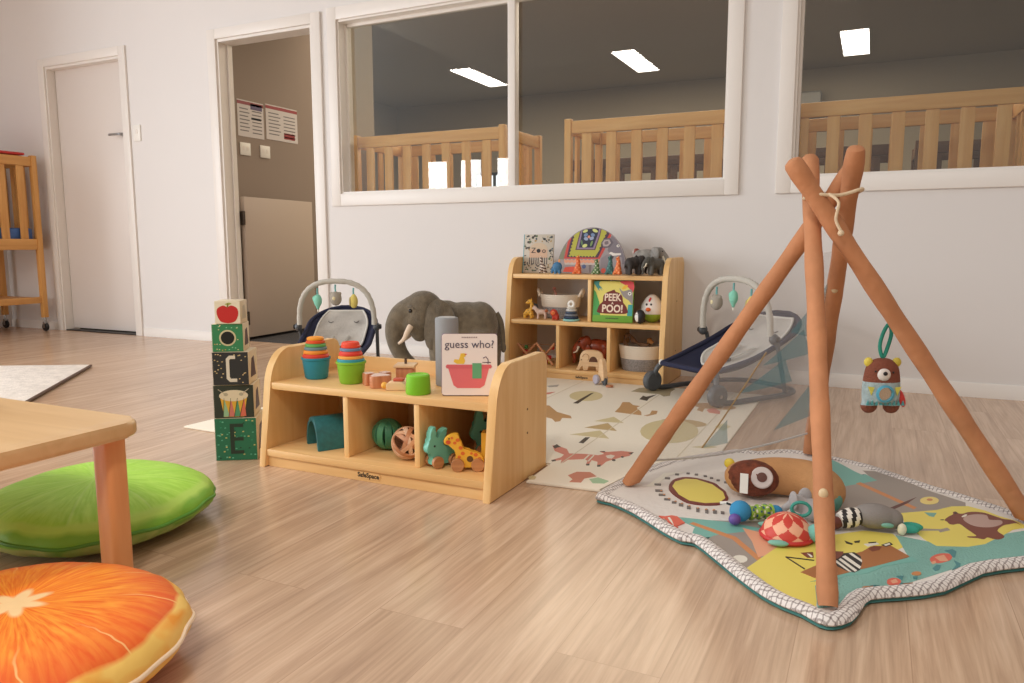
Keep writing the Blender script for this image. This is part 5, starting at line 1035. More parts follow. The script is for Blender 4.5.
# ================================================================== QUILTED MAT AND TEPEE GYM
GYM = [
('grey', [(0.035, 0.176), (0.07, 0.279), (0.117, 0.332), (0.076, 0.45), (0.109, 0.457), (0.165, 0.418), (0.242, 0.324), (0.32, 0.258), (0.317, 0.224), (0.251, 0.167), (0.137, 0.077), (0.075, 0.023), (0.042, 0.05)]),
('teal', [(-0.015, 0.469), (-0.005, 0.412), (0.036, 0.372), (0.084, 0.415), (0.119, 0.356), (0.086, 0.299), (0.06, 0.238), (0.037, 0.208), (0.014, 0.314), (-0.027, 0.376), (-0.032, 0.461)]),
('teal3', [(-0.006, 0.417), (0.026, 0.418), (0.036, 0.372), (0.084, 0.415), (0.069, 0.372), (0.028, 0.349)]),
('teal', [(-0.042, 0.457), (-0.009, 0.535), (0.056, 0.429), (0.115, 0.35), (0.081, 0.3), (0.039, 0.221), (-0.053, 0.262)]),
('grey', [(0.035, 0.269), (0.137, 0.388), (0.202, 0.34), (0.318, 0.23), (0.143, 0.03), (0.048, -0.06), (0.005, 0.018)]),
('orange', [(0.061, 0.307), (0.072, 0.326), (0.205, 0.162), (0.197, 0.144)]),
('dkbrown', [(0.084, 0.083), (0.134, 0.114), (0.209, 0.254), (0.186, 0.19), (0.134, 0.086)]),
('grey', [(-0.154, -0.409), (-0.26, -0.272), (-0.244, -0.15), (-0.126, -0.104), (-0.075, -0.118), (-0.057, -0.205), (-0.086, -0.281), (-0.137, -0.422)]),
('teal', [(-0.339, -0.166), (-0.213, -0.146), (-0.12, -0.155), (-0.2, -0.223), (-0.27, -0.217)]),
('teal', [(-0.282, -0.3), (-0.27, -0.186), (-0.235, -0.194), (-0.186, -0.196), (-0.225, -0.25), (-0.254, -0.31)]),
('orange', [(-0.291, -0.196), (-0.284, -0.182), (-0.176, -0.233), (-0.097, -0.345), (-0.103, -0.363), (-0.181, -0.252)]),
('salmon', [(-0.172, -0.17), (-0.117, -0.184), (-0.064, -0.23), (-0.085, -0.289), (-0.115, -0.329), (-0.14, -0.244)]),
('white2', [(-0.134, -0.348), (-0.134, -0.359), (-0.139, -0.37), (-0.146, -0.376), (-0.154, -0.377), (-0.161, -0.372), (-0.164, -0.362), (-0.164, -0.351), (-0.16, -0.34), (-0.153, -0.334), (-0.144, -0.333), (-0.138, -0.338)]),
('yellow', [(-0.137, -0.42), (-0.08, -0.238), (-0.005, -0.151), (0.086, -0.066), (0.146, -0.059), (0.171, -0.124), (0.065, -0.321), (0.011, -0.403), (0.012, -0.555), (-0.063, -0.487)]),
('teal2', [(0.004, -0.421), (0.061, -0.323), (0.177, -0.205), (0.152, -0.065), (0.223, -0.077), (0.29, -0.073), (0.381, 0.053), (0.472, 0.142), (0.449, -0.045), (0.271, -0.195), (0.137, -0.371), (0.09, -0.418), (0.07, -0.464), (0.052, -0.546), (0.018, -0.548)]),
('white2', [(-0.46, 0.035), (-0.446, 0.176), (-0.39, 0.213), (-0.428, 0.157), (-0.44, 0.044)]),
('yellow', [(0.165, 0.098), (0.248, 0.162), (0.284, 0.208), (0.323, 0.229), (0.358, 0.209), (0.385, 0.179), (0.417, 0.158), (0.436, 0.124), (0.4, 0.09), (0.378, 0.046), (0.347, -0.008), (0.33, -0.039), (0.294, -0.073), (0.232, -0.097), (0.21, -0.065), (0.192, -0.017), (0.174, 0.025)]),
('yellow2', [(0.259, 0.245), (0.257, 0.234), (0.254, 0.223), (0.248, 0.213), (0.242, 0.206), (0.235, 0.201), (0.228, 0.199), (0.223, 0.201), (0.218, 0.206), (0.215, 0.214), (0.215, 0.224), (0.216, 0.235), (0.22, 0.246), (0.225, 0.256), (0.232, 0.264), (0.239, 0.269), (0.246, 0.271), (0.252, 0.269), (0.256, 0.264), (0.259, 0.255)]),
('orange', [(0.245, 0.246), (0.244, 0.239), (0.24, 0.233), (0.235, 0.231), (0.232, 0.233), (0.231, 0.239), (0.232, 0.246), (0.236, 0.252), (0.241, 0.254), (0.244, 0.252)]),
('grey', [(0.196, 0.01), (0.208, 0.006), (0.247, 0.019), (0.263, 0.037), (0.268, 0.023), (0.245, -0.004), (0.243, 0.007), (0.208, -0.01), (0.197, -0.019)]),
('bear', [(0.261, 0.092), (0.273, 0.125), (0.283, 0.144), (0.284, 0.161), (0.291, 0.17), (0.296, 0.158), (0.306, 0.161), (0.318, 0.178), (0.335, 0.189), (0.355, 0.19), (0.369, 0.178), (0.383, 0.166), (0.392, 0.16), (0.41, 0.159), (0.422, 0.128), (0.414, 0.141), (0.398, 0.126), (0.383, 0.109), (0.366, 0.065), (0.376, 0.033), (0.362, 0.005), (0.349, 0.004), (0.34, 0.008), (0.331, -0.008), (0.319, -0.007), (0.302, -0.011), (0.3, -0.004), (0.318, 0.007), (0.313, 0.024), (0.303, 0.048), (0.291, 0.077), (0.277, 0.065), (0.269, 0.067), (0.266, 0.08)]),
('bearbelly', [(0.302, 0.117), (0.315, 0.151), (0.338, 0.171), (0.357, 0.171), (0.359, 0.14), (0.383, 0.147), (0.382, 0.12), (0.359, 0.087), (0.333, 0.075), (0.314, 0.083)]),
('black', [(0.293, 0.159), (0.292, 0.155), (0.29, 0.152), (0.288, 0.151), (0.287, 0.152), (0.286, 0.156), (0.287, 0.16), (0.289, 0.164), (0.291, 0.165), (0.293, 0.163)]),
('black', [(0.261, 0.092), (0.259, 0.089), (0.256, 0.086), (0.252, 0.086), (0.251, 0.088), (0.253, 0.091), (0.256, 0.094), (0.26, 0.094)]),
('white2', [(0.314, 0.157), (0.313, 0.151), (0.31, 0.142), (0.305, 0.134), (0.301, 0.13), (0.3, 0.132), (0.301, 0.138), (0.305, 0.147), (0.309, 0.155), (0.313, 0.159)]),
('coral', [(0.259, -0.147), (0.257, -0.156), (0.254, -0.167), (0.249, -0.177), (0.242, -0.186), (0.235, -0.194), (0.229, -0.199), (0.223, -0.201), (0.218, -0.199), (0.215, -0.195), (0.214, -0.188), (0.215, -0.179), (0.218, -0.169), (0.223, -0.159), (0.229, -0.149), (0.236, -0.141), (0.244, -0.136), (0.25, -0.134), (0.255, -0.135), (0.258, -0.14)]),
('salmon', [(0.224, -0.168), (0.243, -0.145), (0.249, -0.177), (0.233, -0.186)]),
('salmon', [(0.215, -0.201), (0.224, -0.187), (0.225, -0.2), (0.218, -0.21)]),
('teal3', [(0.244, -0.121), (0.262, -0.103), (0.269, -0.113), (0.263, -0.152), (0.258, -0.15), (0.253, -0.127)]),
('teal3', [(0.259, -0.168), (0.271, -0.181), (0.276, -0.205), (0.273, -0.227), (0.256, -0.231), (0.255, -0.215), (0.262, -0.194)]),
('teal3', [(0.216, -0.234), (0.225, -0.21), (0.233, -0.209), (0.229, -0.234), (0.22, -0.246)]),
('teal2', [(0.22, 0.129), (0.247, 0.137), (0.239, 0.103), (0.229, 0.105)]),
('teal', [(-0.001, -0.403), (0.038, -0.378), (0.055, -0.35), (0.097, -0.315), (0.127, -0.264), (0.175, -0.219), (0.193, -0.209), (0.181, -0.185), (0.112, -0.27), (0.035, -0.361), (-0.006, -0.408)]),
('brown', [(-0.027, -0.369), (-0.004, -0.327), (0.028, -0.272), (0.085, -0.201), (0.101, -0.164), (0.14, -0.138), (0.176, -0.186), (0.165, -0.203), (0.112, -0.27), (0.082, -0.303), (0.035, -0.361), (0.0, -0.385)]),
('black', [(0.03, -0.279), (0.045, -0.232), (0.069, -0.213), (0.082, -0.231), (0.085, -0.268), (0.082, -0.307), (0.072, -0.325), (0.056, -0.323), (0.04, -0.308)]),
('white2', [(0.058, -0.226), (0.064, -0.219), (0.085, -0.251), (0.085, -0.264)]),
('white2', [(0.046, -0.251), (0.052, -0.24), (0.084, -0.288), (0.081, -0.301)]),
('white2', [(0.04, -0.27), (0.044, -0.26), (0.077, -0.311), (0.073, -0.32)]),
('white2', [(0.033, -0.284), (0.037, -0.276), (0.067, -0.324), (0.061, -0.324)]),
('bear', [(0.025, -0.227), (0.048, -0.22), (0.047, -0.239), (0.038, -0.267), (0.029, -0.265)]),
('bear', [(0.096, -0.179), (0.107, -0.157), (0.123, -0.154), (0.118, -0.177), (0.104, -0.193)]),
('black', [(0.122, -0.144), (0.139, -0.119), (0.145, -0.13), (0.131, -0.152)]),
('white2', [(0.126, -0.142), (0.138, -0.125), (0.141, -0.132), (0.131, -0.147)]),
('black', [(0.048, -0.153), (0.065, -0.163), (0.064, -0.17), (0.052, -0.167)]),
('black', [(0.067, -0.148), (0.079, -0.136), (0.078, -0.15), (0.069, -0.155)]),
('white2', [(0.087, -0.156), (0.112, -0.133), (0.118, -0.141), (0.096, -0.167)]),
('black', [(0.096, -0.141), (0.112, -0.13), (0.112, -0.137), (0.097, -0.148)]),
('bear', [(-0.035, -0.267), (-0.012, -0.251), (-0.008, -0.281), (-0.02, -0.287)]),
('white2', [(-0.023, -0.265), (-0.017, -0.266), (-0.01, -0.276), (-0.013, -0.284)]),
('black', [(-0.063, -0.304), (-0.062, -0.301), (-0.02, -0.348), (-0.021, -0.352)]),
('black', [(-0.062, -0.301), (-0.006, -0.294), (-0.006, -0.298), (-0.061, -0.305)]),
('coral', [(0.156, -0.332), (0.155, -0.338), (0.153, -0.344), (0.15, -0.35), (0.147, -0.354), (0.143, -0.357), (0.139, -0.358), (0.136, -0.357), (0.133, -0.354), (0.131, -0.35), (0.131, -0.344), (0.131, -0.338), (0.133, -0.332), (0.136, -0.326), (0.14, -0.321), (0.144, -0.319), (0.148, -0.318), (0.151, -0.319), (0.154, -0.322), (0.156, -0.326)]),
('salmon', [(0.137, -0.337), (0.147, -0.322), (0.151, -0.337), (0.141, -0.348)]),
('teal3', [(0.148, -0.307), (0.162, -0.299), (0.158, -0.322)]),
('teal3', [(0.157, -0.334), (0.166, -0.35), (0.164, -0.361), (0.157, -0.354)]),
('orange', [(0.109, -0.382), (0.107, -0.385), (0.103, -0.389), (0.098, -0.393), (0.093, -0.394), (0.089, -0.394), (0.087, -0.392), (0.089, -0.388), (0.093, -0.384), (0.098, -0.381), (0.103, -0.379), (0.107, -0.379)]),
('teal3', [(0.101, -0.377), (0.112, -0.368), (0.111, -0.377)]),
('teal3', [(0.11, -0.387), (0.123, -0.384), (0.122, -0.391), (0.112, -0.394)]),
('brown', [(0.167, -0.356), (0.182, -0.335), (0.186, -0.353), (0.171, -0.366)]),
('orange', [(0.194, -0.272), (0.193, -0.278), (0.189, -0.283), (0.185, -0.286), (0.18, -0.287), (0.177, -0.285), (0.176, -0.281), (0.178, -0.275), (0.181, -0.27), (0.186, -0.266), (0.19, -0.265), (0.193, -0.267)]),
('teal3', [(0.178, -0.297), (0.187, -0.289), (0.185, -0.304), (0.179, -0.307)]),
('sunrim', [(-0.403, 0.056), (-0.406, 0.115), (-0.387, 0.154), (-0.35, 0.163), (-0.296, 0.14), (-0.255, 0.081), (-0.237, 0.022), (-0.245, -0.028), (-0.283, -0.054), (-0.325, -0.055), (-0.361, -0.023), (-0.388, 0.014)]),
('yellow', [(-0.394, 0.06), (-0.397, 0.104), (-0.377, 0.142), (-0.348, 0.151), (-0.298, 0.124), (-0.259, 0.07), (-0.245, 0.024), (-0.252, -0.018), (-0.286, -0.039), (-0.326, -0.037), (-0.362, -0.001)]),
('dash', [(-0.445, 0.064), (-0.428, 0.07), (-0.425, 0.058), (-0.442, 0.052)]),
('dash', [(-0.43, 0.015), (-0.411, 0.02), (-0.407, 0.005), (-0.425, -0.001)]),
('dash', [(-0.412, -0.016), (-0.396, -0.011), (-0.392, -0.024), (-0.409, -0.029)]),
('dash', [(-0.39, -0.046), (-0.375, -0.041), (-0.372, -0.054), (-0.387, -0.058)]),
('dash', [(-0.366, -0.06), (-0.355, -0.058), (-0.352, -0.07), (-0.363, -0.073)]),
('dash', [(-0.346, -0.068), (-0.335, -0.067), (-0.331, -0.084), (-0.342, -0.086)]),
('dash', [(-0.323, -0.077), (-0.314, -0.077), (-0.309, -0.097), (-0.319, -0.098)]),
('dash', [(-0.299, -0.082), (-0.29, -0.083), (-0.285, -0.109), (-0.293, -0.108)]),
('dash', [(-0.276, -0.083), (-0.268, -0.084), (-0.263, -0.109), (-0.271, -0.108)]),
('dash', [(-0.257, -0.082), (-0.247, -0.082), (-0.244, -0.102), (-0.253, -0.102)]),
('dash', [(-0.238, -0.082), (-0.229, -0.081), (-0.226, -0.096), (-0.235, -0.097)]),
('dash', [(-0.433, 0.132), (-0.419, 0.136), (-0.416, 0.123), (-0.429, 0.119)]),
('dash', [(-0.415, 0.18), (-0.404, 0.182), (-0.402, 0.171), (-0.412, 0.168)]),
('dash', [(-0.387, 0.203), (-0.378, 0.205), (-0.376, 0.194), (-0.385, 0.192)]),
('dash', [(-0.363, 0.202), (-0.354, 0.205), (-0.352, 0.193), (-0.361, 0.191)]),
('dash', [(-0.337, 0.198), (-0.328, 0.2), (-0.325, 0.189), (-0.334, 0.187)]),
('dash', [(-0.317, 0.188), (-0.308, 0.19), (-0.306, 0.179), (-0.315, 0.177)]),
('dash', [(-0.296, 0.174), (-0.287, 0.177), (-0.285, 0.166), (-0.294, 0.163)]),
('dash', [(-0.273, 0.166), (-0.263, 0.168), (-0.261, 0.155), (-0.271, 0.153)]),
('orange', [(-0.409, 0.011), (-0.409, 0.006), (-0.412, 0.005), (-0.415, 0.008), (-0.414, 0.012), (-0.411, 0.014)]),
('orange', [(-0.394, -0.016), (-0.395, -0.021), (-0.398, -0.022), (-0.4, -0.019), (-0.399, -0.015), (-0.397, -0.013)]),
('orange', [(-0.374, -0.043), (-0.375, -0.047), (-0.378, -0.049), (-0.38, -0.046), (-0.38, -0.041), (-0.377, -0.04)]),
('orange', [(-0.354, -0.057), (-0.355, -0.061), (-0.358, -0.062), (-0.36, -0.059), (-0.359, -0.055), (-0.356, -0.054)]),
('orange', [(-0.335, -0.066), (-0.336, -0.071), (-0.339, -0.072), (-0.341, -0.069), (-0.34, -0.065), (-0.337, -0.063)]),
('orange', [(-0.314, -0.076), (-0.315, -0.08), (-0.318, -0.081), (-0.32, -0.078), (-0.319, -0.074), (-0.316, -0.073)]),
('orange', [(-0.291, -0.083), (-0.292, -0.087), (-0.295, -0.089), (-0.297, -0.086), (-0.296, -0.082), (-0.293, -0.08)]),
('orange', [(-0.27, -0.083), (-0.271, -0.087), (-0.274, -0.089), (-0.276, -0.086), (-0.275, -0.082), (-0.272, -0.08)]),
('orange', [(-0.252, -0.079), (-0.253, -0.083), (-0.255, -0.085), (-0.258, -0.082), (-0.257, -0.078), (-0.254, -0.076)]),
('coral', [(-0.374, -0.203), (-0.371, -0.181), (-0.355, -0.179), (-0.341, -0.165), (-0.327, -0.166), (-0.301, -0.199), (-0.313, -0.227), (-0.328, -0.246), (-0.34, -0.261), (-0.356, -0.249), (-0.345, -0.23), (-0.357, -0.221)]),
('white2', [(-0.346, -0.185), (-0.342, -0.179), (-0.332, -0.199), (-0.326, -0.228), (-0.332, -0.228), (-0.335, -0.206)]),
('white2', [(-0.357, -0.195), (-0.351, -0.197), (-0.349, -0.213), (-0.356, -0.214)]),
]
GYMOUT = [(-0.561, -0.102), (-0.561, -0.021), (-0.519, 0.18), (-0.464, 0.32), (-0.391, 0.415), (-0.301, 0.521), (-0.233, 0.527), (-0.172, 0.582), (-0.094, 0.593), (0.0, 0.563), (0.096, 0.516), (0.175, 0.446), (0.259, 0.368), (0.321, 0.325), (0.377, 0.275), (0.437, 0.218), (0.47, 0.14), (0.535, 0.06), (0.5, -0.03), (0.392, -0.124), (0.313, -0.193), (0.237, -0.317), (0.163, -0.38), (0.104, -0.421), (0.089, -0.471), (0.074, -0.527), (0.046, -0.56), (0.019, -0.561), (-0.013, -0.536), (-0.049, -0.52), (-0.089, -0.491), (-0.129, -0.448), (-0.159, -0.412), (-0.213, -0.345), (-0.261, -0.29), (-0.29, -0.291), (-0.345, -0.251), (-0.438, -0.165), (-0.518, -0.114)]

def inset(P, dist):
    n = len(P); out = []
    A = sum(P[i][0] * P[(i + 1) % n][1] - P[(i + 1) % n][0] * P[i][1] for i in range(n)); sg = 1 if A > 0 else -1
    for i in range(n):
        a, b_, c = Vector(P[i - 1]), Vector(P[i]), Vector(P[(i + 1) % n]); e1, e2 = (b_ - a).normalized(), (c - b_).normalized()
        nrm = (Vector((-e1.y, e1.x)) + Vector((-e2.y, e2.x))) * sg
        if nrm.length < 1e-6: nrm = Vector((-e1.y, e1.x)) * sg
        nrm.normalize(); out.append(tuple(b_ + nrm * dist))
    return out
OUT = [tuple(p) for p in smoothpts([p + (0,) for p in GYMOUT], 2, True)]; OUT = [(p[0], p[1]) for p in OUT]
def hatch():
    m, nt, bs = newmat('hatched_border'); L = nt.links; tc = nt.nodes.new('ShaderNodeTexCoord'); prev = None
    for rot in (20, 110):
        mp = nt.nodes.new('ShaderNodeMapping'); mp.inputs['Rotation'].default_value = (0, 0, rad(rot)); L.new(tc.outputs['Object'], mp.inputs['Vector'])
        w_ = nt.nodes.new('ShaderNodeTexWave'); w_.inputs['Scale'].default_value = 30; w_.inputs['Distortion'].default_value = 2.5; w_.inputs['Detail Scale'].default_value = 3; L.new(mp.outputs['Vector'], w_.inputs['Vector'])
        r_ = nt.nodes.new('ShaderNodeValToRGB'); r_.color_ramp.elements[0].position = .78; r_.color_ramp.elements[0].color = (1, 1, 1, 1); r_.color_ramp.elements[1].position = .94; r_.color_ramp.elements[1].color = (.50, .47, .47, 1); L.new(w_.outputs['Fac'], r_.inputs['Fac'])
        if prev is None: prev = r_.outputs['Color']
        else:
            mx = nt.nodes.new('ShaderNodeMix'); mx.data_type = 'RGBA'; mx.blend_type = 'MULTIPLY'; mx.inputs['Factor'].default_value = 1; L.new(prev, mx.inputs['A']); L.new(r_.outputs['Color'], mx.inputs['B']); prev = mx.outputs['Result']
    mx = nt.nodes.new('ShaderNodeMix'); mx.data_type = 'RGBA'; mx.blend_type = 'MULTIPLY'; mx.inputs['Factor'].default_value = 1; mx.inputs['B'].default_value = rgb(232, 226, 222); L.new(prev, mx.inputs['A'])
    L.new(mx.outputs['Result'], bs.inputs['Base Color']); bs.inputs['Roughness'].default_value = .9
    return m
gm = thing('quilted_mat', 'quilted play gym mat printed with animals under the tepee', 'play mat', (1.93, -1.96, .0006))
def ring_mesh(levels, m, mb):
    R = [[(x, y, z) for x, y in inset(OUT, dd)] for dd, z in levels]; n = len(OUT); vs = [p for r_ in R for p in r_]; fs = []
    for k in range(len(R) - 1):
        for i in range(n): fs.append((k * n + i, k * n + (i + 1) % n, (k + 1) * n + (i + 1) % n, (k + 1) * n + i))
    mb.raw(vs, fs, m)
bd = MB(); ring_mesh([(.012, .007), (.004, .009), (0, .013), (.002, .019), (.010, .0245), (.022, .0255), (.030, .022), (.034, .0195)], hatch(), bd); bd.build('border', gm)
bs_ = MB(); ring_mesh([(.030, .0002), (.010, .0004), (.004, .003), (.010, .0085)], mat('teal_backing', (70, 128, 124), .9), bs_)
I = inset(OUT, .033); bs_.prism(I, .0002, .0192, mat('quilt_white', (226, 220, 214), .9, bump=.25, bscale=60)); IN = inset(OUT, .035)
def radial(an):
    best = .3; d_ = Vector((cos(an), sin(an)))
    for i in range(len(IN)):
        a, b_ = Vector(IN[i]), Vector(IN[(i + 1) % len(IN)]); e = b_ - a; den = d_.x * e.y - d_.y * e.x
        if abs(den) < 1e-9: continue
        t_ = (a.x * e.y - a.y * e.x) / den; s_ = (a.x * d_.y - a.y * d_.x) / den
        if t_ > 0 and -1e-6 <= s_ <= 1 + 1e-6: best = t_; break
    return best
def fit(p):
    r_ = (p[0] ** 2 + p[1] ** 2) ** .5; k = radial(math.atan2(p[1], p[0])); return p if r_ <= k else (p[0] * k / r_, p[1] * k / r_)
GC = {'teal': C(118, 180, 170), 'grey': C(158, 148, 140), 'orange': C(206, 138, 86), 'dkbrown': C(96, 50, 44), 'yellow': C(232, 216, 104), 'yellow2': C(236, 214, 130), 'white2': C(232, 228, 216), 'salmon': C(230, 168, 134), 'brown': C(168, 108, 62), 'black': C(36, 32, 34), 'teal2': mat('waffle_teal', (136, 186, 176), .9, bump=.6, bscale=240), 'bear': C(126, 66, 50), 'bearbelly': C(190, 160, 150), 'coral': C(222, 104, 84), 'teal3': C(72, 136, 140), 'sunrim': C(116, 40, 34), 'dash': C(110, 104, 102)}
d = bs_
for i, (m, p) in enumerate(GYM):
    fine = []
    for k in range(len(p)):
        a, c = p[k], p[(k + 1) % len(p)]; n = max(1, int(((a[0] - c[0]) ** 2 + (a[1] - c[1]) ** 2) ** .5 / .03))
        fine += [fit((a[0] + (c[0] - a[0]) * j / n, a[1] + (c[1] - a[1]) * j / n)) for j in range(n)]
    o = [fine[0]]
    for q in fine[1:]:
        if (Vector(q) - Vector(o[-1])).length > 4e-4: o.append(q)
    if m in ('bear', 'teal3', 'bearbelly', 'sunrim') and len(o) > 9: o = [fit(q[:2]) for q in smoothpts([q + (0,) for q in o], 3, True)]
    d.decal(o, GC[m], t=.0003 + .00003 * i, z=.0192)
d.build('mat_body', gm)
ZM = .0222
# tepee frame
legm = mat('tan_sleeve', (190, 130, 90), .8, bump=.8, bscale=16, var=.06, vscale=9)
tp = thing('tepee_gym', 'tan four-legged tepee play gym over the quilted mat', 'play gym', (1.905, -1.9, .0228))
LEG = {'F': ((1.962, -2.472, .0), (1.845, -1.84, .866), 1), 'A': ((2.372, -1.80, .0), (1.826, -2.033, .841), 2), 'L': ((1.424, -1.942, .0), (1.945, -1.862, .842), 3), 'D': ((1.852, -1.402, .0), (1.952, -1.96, .870), 4)}
for k, (a, c, sd) in LEG.items():
    a = Vector(a) - Vector((1.905, -1.9, 0)); c = Vector(c) - Vector((1.905, -1.9, 0)); g = random.Random(sd); n = 40; pts = []; rr = []
    for i in range(n + 1):
        f_ = i / n; p = a + (c - a) * f_; r_ = (.0182 + .0028 * f_ if k == 'F' else .0222 - .0015 * f_) + .0009 * sin(f_ * 37 + sd) + g.uniform(-.0005, .0005)
        if i == 0: r_ *= .92
        if f_ > .93: r_ += .0018 * sin((f_ - .93) / .07 * pi)
        pts.append(p); rr.append(r_)
    t_ = (c - a).normalized(); pts += [c + t_ * .008, c + t_ * .013]; rr += [.0175, .006]
    b = MB(); b.tube(pts, rr, legm, seg=16)
    zlow = min(v[2] for v in b.v); b.v = [(x, y, max(z, .0034)) for x, y, z in b.v]
    lo = b.build('leg', tp)
    q = a + (c - a) * .22; nrm = (Vector((2.005, -3.897, .68)) - Vector((1.905, -1.9, 0)) - q).normalized()
    if k in 'FD':
        q = a + (c - a) * (.20 if k == 'F' else .62); MB().ell(q + nrm * (.0195 if k == 'F' else .0225), (.009, .006, .011), C(214, 190, 150)).build('toggle', lo)
cord = MB(); P0 = Vector((0, 0, 0))
wrap = smoothpts([(-.06, -.045, .768), (-.03, -.125, .772), (.02, -.105, .770), (.065, -.085, .784), (.05, .03, .782), (0, .05, .778), (-.055, .03, .776)], 4, True)
cord.tube(wrap, .004, mat('cotton_cord', (226, 204, 172), .9, bump=.4, bscale=500), seg=8, closed=True); cord.tube(smoothpts([(-.002, -.128, .772), (.020, -.140, .752), (.016, -.138, .715), (.028, -.136, .688)], 4), .0035, MATS['cotton_cord'], seg=8); cord.ell((.028, -.136, .684), .007, MATS['cotton_cord']); cord.build('tie_cord', tp)
# sheer printed panel between the two rear poles
a0, a1 = Vector(LEG['L'][0]), Vector(LEG['L'][1]); d0, d1 = Vector(LEG['D'][0]), Vector(LEG['D'][1]); O = Vector((1.905, -1.9, 0))
def mesh_pt(u, v, off=0):
    l = a0 + (a1 - a0) * (.085 + .66 * (1 - v)); e = d0 + (d1 - d0) * (.10 + .64 * (1 - v)); p = l + (e - l) * u - O
    return p + Vector((-.6, .65, -.25)) * (.05 * sin(pi * u) * sin(pi * min(1, v * .9)) + off) + Vector((0, 0, -.02 * sin(pi * u) * v))
MB().grid(lambda u, v: mesh_pt(u, v), 24, 24, sheer('sheer_net', (212, 212, 216), .30)).build('net_panel', tp)
st = sheer('sheer_teal', (110, 164, 176), .5)
for tri in (((.66, .36), (.98, .44), (.90, .14)), ((.52, .52), (.90, .50), (.78, .36)), ((.40, .66), (.80, .64), (.70, .50)), ((.74, .92), (1.0, .88), (.98, .62)), ((.30, .95), (.46, .94), (.40, .80))):
    def f_(u, v, tri=tri):
        (x0, y0), (x1, y1), (x2, y2) = tri; x = x0 + (x1 - x0) * u; y = y0 + (y1 - y0) * u; return mesh_pt(x + (x2 - x) * v, y + (y2 - y) * v, -.002)
    MB().grid(f_, 8, 8, st).build('printed_tree', tp)
d = MB(); d.tube([mesh_pt(i / 20, 1) for i in range(21)], .003, C(198, 196, 196), seg=6); d.tube([mesh_pt(.30 + .2 * (1 - i / 12), .45 + .5 * i / 12, -.002) for i in range(13)], .0022, C(168, 140, 96), seg=6); d.build('net_seam', tp)

# ------------------------------------------------------------------ soft toys on the mat and hanging bear
def at(x, y): return (x, y, ZM + .0008)
t = thing('tummy_pillow', 'tan crescent pillow with brown face and big round eye', 'pillow', (1.822, -1.89, ZM + .0008))
tan = mat('pillow_tan', (196, 146, 98), .9, bump=.25, bscale=200, var=.04)
pp = smoothpts([(-.105, -.005, .045), (-.04, .035, .05), (.05, .045, .05), (.100, .005, .046), (.112, -.045, .040)], 5)
b = MB(); b.tube(pp, [.036 + .014 * sin(pi * min(1, .15 + .8 * i / (len(pp) - 1))) for i in range(len(pp))], tan, seg=18); b.ell(pp[0], .04, tan); b.ell(pp[-1], .034, tan); b.ell((-.08, .005, .047), (.072, .050, .046), tan); b.blob(tan, voxel=.007, smooth=6).build('body', t)
MB().ell((-.075, -.008, .0505), (.066, .049, .0475), mat('pillow_brown', (112, 58, 40), .95, bump=.5, bscale=120, var=.18, vscale=60), seg=24).build('face_panel', t)
n_ = Vector((.16, -.86, .42)).normalized(); q = Vector((-.048, -.046, .066)); R_ = n_.to_track_quat('Z', 'Y').to_matrix().to_4x4()
MB().lathe([(.0275, -.006), (.0275, .002), (.025, .004), (0, .004)], C(206, 194, 190), Matrix.Translation(q) @ R_, seg=26).build('eye_white', t)
MB().lathe([(.0125, .004), (.0125, .0055), (0, .006)], C(92, 48, 36), Matrix.Translation(q) @ R_, seg=20).build('pupil', t)
MB().ell((-.140, .018, .075), (.014, .010, .014), C(222, 200, 70)).build('yellow_ear', t)
MB().ell((.118, -.054, .034), (.026, .022, .030), mat('foot_teal', (110, 168, 152), .9)).build('teal_foot', t)
MB().box((-.088, -.070, .052), (.020, .002, .052), white).build('care_tag', t)
t = thing('caterpillar_toy', 'blue caterpillar toy with green patterned body in front of the pillow', 'soft toy', at(1.780, -2.070), rad(38))
blu = mat('plush_blue', (56, 142, 190), .9, bump=.2, bscale=300)
MB().ell((-.042, 0, .0255), .0255, blu).build('head', t); MB().ell((.052, 0, .0165), (.017, .016, .016), blu).build('tail_ball', t)
def dots(c):
    k = sin(c.x * 330) * sin(math.atan2(c.y, c.z - .02) * 4 + (c.x * 100 // 1) * .6); return C(46, 84, 130) if k > .55 else (C(226, 226, 200) if k < -.6 else C(140, 178, 56))
b = MB(); pts = [(-.02 + .06 * i / 24, 0, .0195) for i in range(25)]; b.tube(pts, [.0165 + .002 * sin(i * .8) for i in range(25)], dots, seg=24); b.build('body', t)
MB().ell((-.066, -.018, .0135), (.0145, .0135, .0135), C(104, 80, 158)).build('purple_ball', t); MB().tube([(-.05, .014, .035), (-.066, .024, .040), (-.08, .030, .038)], .004, lambda c: black if sin(c.x * 700) > 0 else white, seg=8).build('striped_loop', t)
t = thing('turtle_toy', 'soft turtle with red and pink diamond shell on the quilted mat', 'soft toy', at(1.858, -2.150), rad(8))
def shell(c):
    a = math.atan2(c.y, c.x); r_ = (c.x ** 2 + c.y ** 2) ** .5; u = a * 4 / pi; v = (1 - c.z / .056) * 1.9 + .25; return C(206, 66, 54) if (int(math.floor(u + v)) + int(math.floor(u - v))) % 2 else C(240, 178, 146)
b = MB(); b.lathe([(p[0], p[1]) for p in smoothpts([(.0, .056, 0), (.012, .055, 0), (.026, .050, 0), (.039, .041, 0), (.049, .029, 0), (.055, .015, 0), (.056, .009, 0)], 8)], shell, seg=140); b.build('shell', t)
MB().lathe([(.0, 0), (.058, .001), (.0605, .006), (.058, .010), (0, .010)], C(198, 50, 50), seg=36).build('shell_rim', t)
MB().ell((.060, -.016, .022), (.020, .018, .020), mat('turtle_teal', (124, 196, 186), .9)).build('head', t); MB().ell((.064, -.0335, .027), (.0028, .002, .003), black).build('eye', t)
